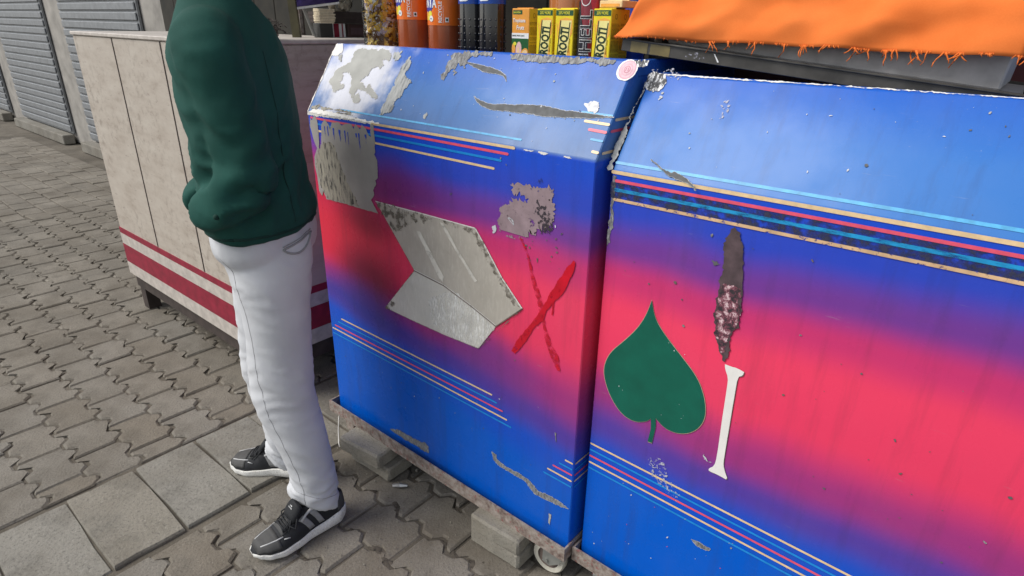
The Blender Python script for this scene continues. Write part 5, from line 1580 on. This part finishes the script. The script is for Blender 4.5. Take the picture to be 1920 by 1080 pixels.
def dense(rings, k=4):
    """smooth extra rings between the given ones"""
    out = []
    n = len(rings)
    for i in range(n - 1):
        p = [rings[max(i - 1, 0)], rings[i], rings[i + 1], rings[min(i + 2, n - 1)]]
        for q in range(k):
            t = q / k
            def cr(a, b, c, d):
                return .5 * (2 * b + (c - a) * t + (2 * a - 5 * b + 4 * c - d) * t * t + (3 * b - a - 3 * c + d) * t ** 3)
            out.append((cr(*[Vector(r[0]) for r in p]), cr(*[r[1] for r in p]), cr(*[r[2] for r in p])))
    out.append((Vector(rings[-1][0]), rings[-1][1], rings[-1][2]))
    return out

def limb(bm, pts, n=20):
    """tapering tube through (centre, radius)"""
    P = [(Vector(p), r, r) for p, r in pts]
    P = dense(P, 5)
    tube(bm, [p[0] for p in P], [max(.004, p[1]) for p in P], n)

def fuse(bm, voxel, smooth_it=6):
    """union of overlapping closed volumes into one continuous skin"""
    bmesh.ops.recalc_face_normals(bm, faces=bm.faces)
    me = bpy.data.meshes.new("fuse"); bm.to_mesh(me); bm.free()
    o = bpy.data.objects.new("fuse", me); COL.objects.link(o)
    r = o.modifiers.new("r", 'REMESH'); r.mode = 'VOXEL'; r.voxel_size = voxel; r.adaptivity = 0
    s = o.modifiers.new("s", 'SMOOTH'); s.factor = .5; s.iterations = smooth_it
    dg = bpy.context.evaluated_depsgraph_get()
    m2 = bpy.data.meshes.new_from_object(o.evaluated_get(dg))
    bpy.data.objects.remove(o); bpy.data.meshes.remove(me)
    return m2

def rel(me):
    me.transform(Matrix.Translation(-PO))
    return me

# trousers
tb = bmesh.new()
Lleg = [((.293, -.299, .080), .060, .069), ((.291, -.301, .11), .061, .068), ((.293, -.299, .165), .060, .060), ((.285, -.305, .246), .064, .063), ((.274, -.314, .328), .070, .072), ((.259, -.327, .42), .075, .082), ((.255, -.329, .52), .077, .080), ((.257, -.324, .61), .080, .080), ((.259, -.314, .731), .090, .090), ((.245, -.306, .84), .098, .106), ((.23, -.300, .90), .09, .108)]
Rleg = [((.064, -.255, .080), .058, .064), ((.066, -.253, .11), .058, .063), ((.075, -.250, .20), .060, .062), ((.080, -.262, .32), .066, .070), ((.085, -.270, .45), .074, .078), ((.10, -.265, .60), .080, .084), ((.12, -.255, .72), .088, .092), ((.135, -.245, .84), .098, .106), ((.15, -.25, .90), .09, .108)]
loft(tb, dense(Lleg), tilt=Vector((-.15, -1, 0))); loft(tb, dense(Rleg), tilt=Vector((-.8, -.6, 0)))
loft(tb, dense([((.19, -.278, .80), .10, .09), ((.19, -.278, .86), .165, .118), ((.192, -.280, .92), .168, .122), ((.193, -.281, 1.0), .160, .112)]))
tm = fuse(tb, .0075, 5)
nrm = [v.normal.copy() for v in tm.vertices]
for v, nn in zip(tm.vertices, nrm):
    p = v.co
    left = (p - Vector((.17, -.27, p.z))).dot(LF) > 0
    d = 0
    # long soft drag folds
    q = Vector((p.x * 9 + p.z * 3.0, p.y * 9 - p.z * 2.0, p.z * 5.5))
    d += .0075 * noise.noise(q + Vector((3, 0, 0)))
    r1 = noise.noise(Vector((p.x * 16 + p.z * 9, p.y * 16 + p.z * 6, p.z * 13)) + Vector((0, 5, 0)))
    d += .0020 * (1 - abs(r1) * 2.8)
    # bunching over the shoe and behind the knee
    wz = max(0, 1 - abs(p.z - .13) / .13)
    r2 = noise.noise(Vector((p.x * 14, p.y * 14, p.z * 38 + p.x * 16 + p.y * 9)))
    d += wz * .006 * (1 - abs(r2) * 2.8)
    wk = math.exp(-((p.z - .50) / .11) ** 2) * .8 + math.exp(-((p.z - .78) / .07) ** 2) * .5
    r3 = noise.noise(Vector((p.x * 10, p.y * 10, p.z * 30 - p.x * 10 + p.y * 14)) + Vector((9, 0, 0)))
    d += wk * .0035 * (1 - abs(r3) * 2.6)
    v.co = p + nn * d
tro = smooth(obj("trousers", rel(tm), M['trousers'], per))
tbm = bmesh.new(); tbm.from_mesh(tro.data)
bvh = BVHTree.FromBMesh(tbm)
tbm.free()
def cen_at(rings, z):
    for a, b in zip(rings, rings[1:]):
        if a[0][2] <= z <= b[0][2]:
            t = (z - a[0][2]) / (b[0][2] - a[0][2])
            return Vector(a[0]).lerp(Vector(b[0]), t)
    return Vector(rings[-1][0])
def on_leg(rings, z, phi, lift=.0005):
    c = cen_at(rings, z) - PO
    d = LF * math.cos(phi) + FW * math.sin(phi)
    hit = bvh.ray_cast(c + d * .4, -d)
    return (hit[0] if hit[0] is not None else c + d * .1) + d * lift
sm = bmesh.new()
sp0 = [on_leg(Lleg, z / 100, R(2 + 34 * min(1, (z - 9) / 64)), -.0002) for z in range(8, 88, 1)]
tube(sm, sp0, .0010, 6)
smooth(obj("seam", sm, M['trouserseam'], tro))
hm = bmesh.new()
tube(hm, [on_leg(Lleg, .128 + .50 * .066 * (LF * math.cos(R(a)) + FW * math.sin(R(a))).dot(Vector((-.15, -1, 0))), R(a), -.0003) for a in range(-100, 101, 8)], .0010, 6)
smooth(obj("hem_stitch", hm, M['trouserseam'], tro))
pk_ = bmesh.new()
N = 12
up = [on_leg(Lleg, .884 + .022 * i / N, R(-42 - 58 * i / N), .0015) for i in range(N + 1)]
dn = [on_leg(Lleg, .884 + .022 * i / N - .022 * math.sin(math.pi * (i / N) ** .8), R(-42 - 58 * i / N), .0030) for i in range(N + 1)]
tube(pk_, up, .0024, 6); tube(pk_, dn, .0026, 6)
up2 = [p + Vector((0, 0, .007)) for p in up]
tube(pk_, up2, .0012, 6)
smooth(obj("pocket_welt", pk_, M['trouserseam'], tro))
pi_ = bmesh.new()
for i in range(N):
    pi_.faces.new([pi_.verts.new(q) for q in (up[i], up[i + 1], dn[i + 1] * .999, dn[i] * .999)])
smooth(obj("pocket_lining", pi_, M['trousers'], tro))

# jacket
jb = bmesh.new()
loft(jb, dense([((.203, -.287, .912), .168, .108), ((.203, -.287, .925), .176, .117), ((.204, -.288, .955), .182, .125), ((.202, -.290, 1.00), .175, .116), ((.201, -.291, 1.05), .172, .112), ((.202, -.295, 1.143), .178, .113), ((.198, -.299, 1.26), .186, .112), ((.192, -.304, 1.345), .180, .100), ((.186, -.310, 1.40), .125, .085), ((.180, -.318, 1.45), .072, .066), ((.178, -.322, 1.478), .066, .062)]), n=36)
limb(jb, [((.245, -.370, 1.362), .062), ((.302, -.402, 1.335), .066), ((.322, -.392, 1.24), .060), ((.332, -.380, 1.15), .058), ((.334, -.378, 1.08), .059), ((.320, -.410, 1.028), .052), ((.288, -.438, 1.000), .044), ((.245, -.432, .982), .039), ((.200, -.400, .968), .034)])
limb(jb, [((.135, -.235, 1.362), .062), ((.082, -.190, 1.335), .066), ((.055, -.185, 1.22), .060), ((.04, -.20, 1.09), .058), ((.03, -.26, 1.01), .052), ((.05, -.345, .975), .048), ((.09, -.375, .96), .045)])
jm = fuse(jb, .0080, 5)
for v, nn in zip(jm.vertices, [v.normal.copy() for v in jm.vertices]):
    p = v.co
    r1 = noise.noise(Vector((p.x * 8 + p.z * 5, p.y * 8 - p.z * 4, p.z * 6)) + Vector((2, 0, 4)))
    r2 = noise.noise(Vector((p.x * 12, p.y * 12, p.z * 20 + (p.x - p.y) * 9)) + Vector((7, 1, 0)))
    el = math.exp(-((p - Vector((.33, -.38, 1.09))).length / .11) ** 2)
    wa = math.exp(-((p.z - 1.03) / .06) ** 2)
    d = .0045 * (1 - abs(r1) * 2.6) + (.0015 + .009 * el + .006 * wa) * (1 - abs(r2) * 2.8)
    v.co = p + nn * (d - .001)
jk = smooth(obj("jacket", rel(jm), M['jacket'], per))
jbm = bmesh.new(); jbm.from_mesh(jk.data)
jbv = BVHTree.FromBMesh(jbm); jbm.free()
def on_jk(c, d, lift=.001):
    c = Vector(c) - PO
    h = jbv.ray_cast(c + d * .5, -d)
    return (h[0] if h[0] is not None else c + d * .1) + d * lift
cf = bmesh.new()
ring = []
ax = (Vector((.245, -.432, .982)) - Vector((.288, -.438, 1.000))).normalized()
s_ = ax.cross(Vector((0, 0, 1))).normalized(); t_ = s_.cross(ax)
tube(cf, [Vector((.262, -.4345, .989)) - PO + s_ * .0425 * math.cos(a * .3142) + t_ * .0425 * math.sin(a * .3142) for a in range(21)], .0035, 6)
smooth(obj("cuff_seam", cf, M['jackettrim'], jk))
hb_ = bmesh.new()
hp_ = []
for a in range(0, 361, 8):
    d = LF * math.cos(R(a)) + FW * math.sin(R(a))
    hp_.append(on_jk((.205, -.285, .932), d, -.001))
tube(hb_, hp_, .0040, 6)
smooth(obj("hem_band", hb_, M['jackettrim'], jk))
bt = bmesh.new()
dv = (LF * .9 - FW * .2).normalized()
bp_ = on_jk((.300, -.43, 1.000), dv, .001)
ball(bt, bp_, .0065, u=12, v=8)
smooth(obj("button", bt, M['jackettrim'], jk))
sb_ = bmesh.new()
tube(sb_, [on_jk((.20, -.29, z / 100), (LF * .55 - FW * .75).normalized(), 0) for z in range(95, 134, 2)], .0016, 6)
smooth(obj("side_seam", sb_, M['jackettrim'], jk))

# skin: one continuous body under the clothes, head and neck bare
bb_ = bmesh.new()
loft(bb_, dense([((.19, -.278, .84), .12, .085), ((.195, -.283, .95), .135, .088), ((.20, -.293, 1.12), .140, .086), ((.193, -.303, 1.30), .145, .080), ((.186, -.310, 1.40), .085, .062), ((.178, -.322, 1.45), .056, .056), ((.170, -.330, 1.50), .053, .055), ((.165, -.335, 1.54), .052, .056)]), n=24)
HC = Vector((.155, -.345, 1.610))
ball(bb_, HC + FW * -.008 + Vector((0, 0, .018)), 1, .080, .080, .098, 24, 16)
ball(bb_, HC + FW * .028 + Vector((0, 0, -.03)), 1, .060, .060, .082, 20, 14)
ball(bb_, HC + FW * .062 + Vector((0, 0, -.085)), .026)
ball(bb_, HC + FW * .094 + Vector((0, 0, -.020)), 1, .014, .014, .022, 12, 8)
ball(bb_, HC + FW * .086 + Vector((0, 0, .012)), 1, .010, .010, .026, 12, 8)
ball(bb_, HC + FW * .083 + Vector((0, 0, -.058)), 1, .020, .020, .008, 12, 8)
for s in (-1, 1):
    ball(bb_, HC + LF * s * .078 + FW * -.005 + Vector((0, 0, -.012)), 1, .013, .020, .032, 12, 8)
    ball(bb_, HC + LF * s * .032 + FW * .078 + Vector((0, 0, .028)), 1, .022, .012, .008, 12, 8)
for sh, pts in ((1, [((.28, -.39, 1.325), .045), ((.32, -.39, 1.2), .038), ((.332, -.379, 1.08), .036), ((.285, -.436, .998), .026), ((.225, -.420, .976), .024)]), (-1, [((.10, -.205, 1.325), .045), ((.055, -.187, 1.2), .038), ((.04, -.205, 1.08), .036), ((.05, -.335, .978), .028), ((.09, -.370, .962), .026)])):
    limb(bb_, pts, 14)
    w_ = Vector(pts[-1][0])
    ball(bb_, w_ + Vector((-.035, .008, -.012)) * (1 if sh > 0 else -.2), .026)
for LG in (Lleg, Rleg):
    limb(bb_, [(r[0], min(r[1], r[2]) * .70) for r in LG], 14)
bmh = fuse(bb_, .0068, 3)
smooth(obj("body", rel(bmh), M['skin'], per))
for s in (-1, 1):
    smooth(obj("eye", ball(bmesh.new(), HC - PO + LF * s * .031 + FW * .072 + Vector((0, 0, .008)), .0125, u=16, v=10), M['whiteink'], per))
hr = bmesh.new()
ball(hr, HC - PO + FW * -.016 + Vector((0, 0, .034)), 1, .089, .089, .100, 28, 20)
dl = [v for v in hr.verts if (v.co - (HC - PO)).dot(FW) > .030 + .5 * max(0, v.co.z - (HC.z + .045)) or (v.co.z < HC.z - .045)]
bmesh.ops.delete(hr, geom=dl, context='VERTS')
for v in hr.verts:
    v.co += noise.noise_vector(v.co * 70) * .004
smooth(obj("hair", hr, M['hair'], per))

# trainers
def trainer(hx, hy, dirv, lateral):
    d = Vector(dirv).normalized(); lv = Vector((-d.y, d.x, 0))
    root = bpy.data.objects.new("trainer", None); COL.objects.link(root); root.parent = per
    root.location = Vector((hx, hy, .0055)) - PO
    root.rotation_euler = (0, 0, math.atan2(d.y, d.x))
    L = .281
    def itp(tab, t):
        for (a, x), (b, y) in zip(tab, tab[1:]):
            if a <= t <= b:
                q = (t - a) / (b - a); q = q * q * (3 - 2 * q)
                return x + (y - x) * q
        return tab[-1][1]
    Wt = [(0, .016), (.04, .030), (.12, .038), (.28, .037), (.42, .037), (.62, .047), (.74, .050), (.86, .044), (.95, .029), (1.0, .010)]
    St = [(0, .044), (.1, .042), (.3, .034), (.55, .027), (.8, .022), (1.0, .026)]
    Bt = [(0, .014), (.10, .001), (.2, 0), (.72, 0), (.9, .006), (1.0, .016)]
    Ht = [(0, .042), (.05, .056), (.15, .060), (.26, .066), (.36, .074), (.46, .070), (.56, .060), (.68, .046), (.80, .036), (.92, .027), (1.0, .005)]
    Ct = lambda t: (.006 * math.sin(math.pi * t) * (1 if lateral > 0 else -1))
    NS = 44
    sole = bmesh.new()
    rings = []
    for i in range(NS + 1):
        t = i / NS
        w, zs, zb = itp(Wt, t) + .004, itp(St, t), itp(Bt, t)
        x = t * L
        pts = []
        for (yy, zz) in ((-1, .15), (-1.04, .5), (-1.0, .92), (-.9, 1.0), (.9, 1.0), (1.0, .92), (1.04, .5), (1, .15), (.9, 0), (-.9, 0)):
            pts.append(sole.verts.new((x, Ct(t) + yy * w, zb + (zs - zb) * zz)))
        rings.append(pts)
    m_ = len(rings[0])
    for A, B in zip(rings, rings[1:]):
        for k in range(m_):
            sole.faces.new((A[k], A[(k + 1) % m_], B[(k + 1) % m_], B[k]))
    sole.faces.new(rings[0]); sole.faces.new(rings[-1])
    bmesh.ops.recalc_face_normals(sole, faces=sole.faces)
    smooth(obj("sole", sole, M['sole'], root), 50)
    def sp(t, a, off=0.0):
        w, zs, h = itp(Wt, t), itp(St, t) - .003, itp(Ht, t)
        ca, sa = math.cos(a), math.sin(a)
        e1 = .62 + .20 * min(1, max(0, (t - .55) / .3))
        y = math.copysign(abs(ca) ** e1, ca) * w * (1 - .38 * sa ** 2 * (1 if t < .5 else max(0, 1 - (t - .5) * 2.5)))
        z = zs + h * (max(0, sa) ** .8)
        n = Vector((.15 * (t - .3), ca, sa + .15)).normalized()
        return Vector((t * L, Ct(t) + y, z)) + n * off
    def patch(name, t0f, t1f, a0, a1, mat, off=.0012, nt_=6, na=8):
        bm = bmesh.new()
        g = []
        for j in range(na + 1):
            a = a0 + (a1 - a0) * j / na
            q = j / na
            g.append([bm.verts.new(sp(t0f(q) + (t1f(q) - t0f(q)) * i / nt_, a, off)) for i in range(nt_ + 1)])
        for A, B in zip(g, g[1:]):
            for i in range(nt_):
                bm.faces.new((A[i], A[i + 1], B[i + 1], B[i]))
        bmesh.ops.recalc_face_normals(bm, faces=bm.faces)
        o = smooth(obj(name, bm, mat, root))
        md = o.modifiers.new("thickness", 'SOLIDIFY'); md.thickness = .0012; md.offset = 0
        return o
    up_ = bmesh.new()
    g = []
    for i in range(NS + 1):
        g.append([up_.verts.new(sp(max(.004, i / NS), math.pi * k / 24)) for k in range(25)])
    for A, B in zip(g, g[1:]):
        for k in range(24):
            up_.faces.new((A[k], A[k + 1], B[k + 1], B[k]))
    up_.faces.new(g[0]); up_.faces.new(g[-1])
    bmesh.ops.recalc_face_normals(up_, faces=up_.faces)
    smooth(obj("upper", up_, M['shoeblack'], root), 60)
    for s in (0, 1):
        A_ = (lambda a: a) if s == 0 else (lambda a: math.pi - a)
        patch("stripe", lambda q: .285 + .09 * q, lambda q: .345 + .09 * q, A_(.10), A_(.95), M['shoestripe'])
        patch("stripe", lambda q: .395 + .09 * q, lambda q: .455 + .09 * q, A_(.10), A_(.95), M['shoestripe'])
        patch("heel_panel", lambda q: .012, lambda q: .13 - .05 * q, A_(.08), A_(1.0), M['shoegrey'], .0008)
        tube_ = bmesh.new()
        tube(tube_, [sp(.20, A_(.90), .002), sp(.30, A_(.84), .003), sp(.40, A_(.92), .004), sp(.46, A_(.84), .004), sp(.52, A_(.76), .003)], .0040, 8)
        smooth(obj("collar_piping", tube_, M['shoeline'], root))
        ln = bmesh.new()
        tube(ln, [sp(.72, A_(.85), .001), sp(.78, A_(.95), .001), sp(.86, A_(1.02), .001), sp(.93, A_(1.0), .001)], .0020, 6)
        tube(ln, [sp(.66, A_(.50), .001), sp(.72, A_(.68), .001)], .0016, 6)
        smooth(obj("piping", ln, M['shoeline'], root))
    patch("toe_cap", lambda q: .76, lambda q: .97, .25, math.pi - .25, M['shoegrey'], .0010, 8, 16)
    patch("lace_panel", lambda q: .53, lambda q: .73, .95, math.pi - .95, M['shoegrey'], .0010, 6, 8)
    lc = bmesh.new()
    for i in range(6):
        t0 = .555 + .026 * i
        for s in (1, -1):
            a0, a1 = math.pi / 2 - .55 * s, math.pi / 2 + .55 * s
            tube(lc, [sp(t0 + .020 * q / 5, a0 + (a1 - a0) * q / 5, .0045 + .002 * math.sin(math.pi * q / 5)) for q in range(6)], .0022, 6)
    for s in (1, -1):
        tube(lc, [sp(.575, 1.57, .008), sp(.55, 1.57 - .5 * s, .018), sp(.60, 1.57 - .9 * s, .016), sp(.63, 1.57 - .6 * s, .009), sp(.575, 1.57, .008)], .0022, 6)
        tube(lc, [sp(.575, 1.57, .008), sp(.61, 1.57 - .4 * s, .012), sp(.67, 1.57 - .8 * s, .005)], .0020, 6)
    smooth(obj("laces", lc, M['shoeblack'], root))
    tg = bmesh.new()
    secs = []
    for i in range(7):
        q = i / 6
        c = Vector((L * (.595 - .10 * q), Ct(.4), .088 + .046 * q - .008 * q * q))
        wd = .027 + .004 * math.sin(q * 3.1)
        secs.append([tg.verts.new(c + Vector((x, y * wd, z))) for x, y, z in ((.006, -1, -.010), (.006, -.6, 0), (.006, 0, .003), (.006, .6, 0), (.006, 1, -.010), (-.004, 1, -.014), (-.004, 0, -.006), (-.004, -1, -.014))])
    for A, B in zip(secs, secs[1:]):
        for k in range(8):
            tg.faces.new((A[k], A[(k + 1) % 8], B[(k + 1) % 8], B[k]))
    tg.faces.new(secs[0]); tg.faces.new(secs[-1])
    bmesh.ops.recalc_face_normals(tg, faces=tg.faces)
    smooth(obj("tongue", tg, M['shoeblack'], root))
    # small white woven mark on the tongue
    mk = bmesh.new()
    o0 = Vector((L * .595 - L * .10 * .55, Ct(.4), .088 + .046 * .55 - .001)) + Vector((.0075, 0, .0015))
    ux, uy = Vector((0, 1, 0)), Vector((-.58, 0, .81))
    for (a, b, c_, e) in ((-.006, .004, .001, .0055), (.0, .003, .006, .0065), (-.009, -.003, -.006, .0005), (-.004, -.003, -.001, .0005), (.001, -.003, .004, .0005), (.006, -.003, .009, .0005)):
        mk.faces.new([mk.verts.new(o0 + ux * x + uy * y) for x, y in ((a, b), (c_, b), (c_, e), (a, e))])
    obj("woven_mark", mk, M['shoeline'], root)
    return root
trainer(.322, -.230, (-.120, -1.0), 1)
trainer(.105, -.195, (-.83, -.56), -1)
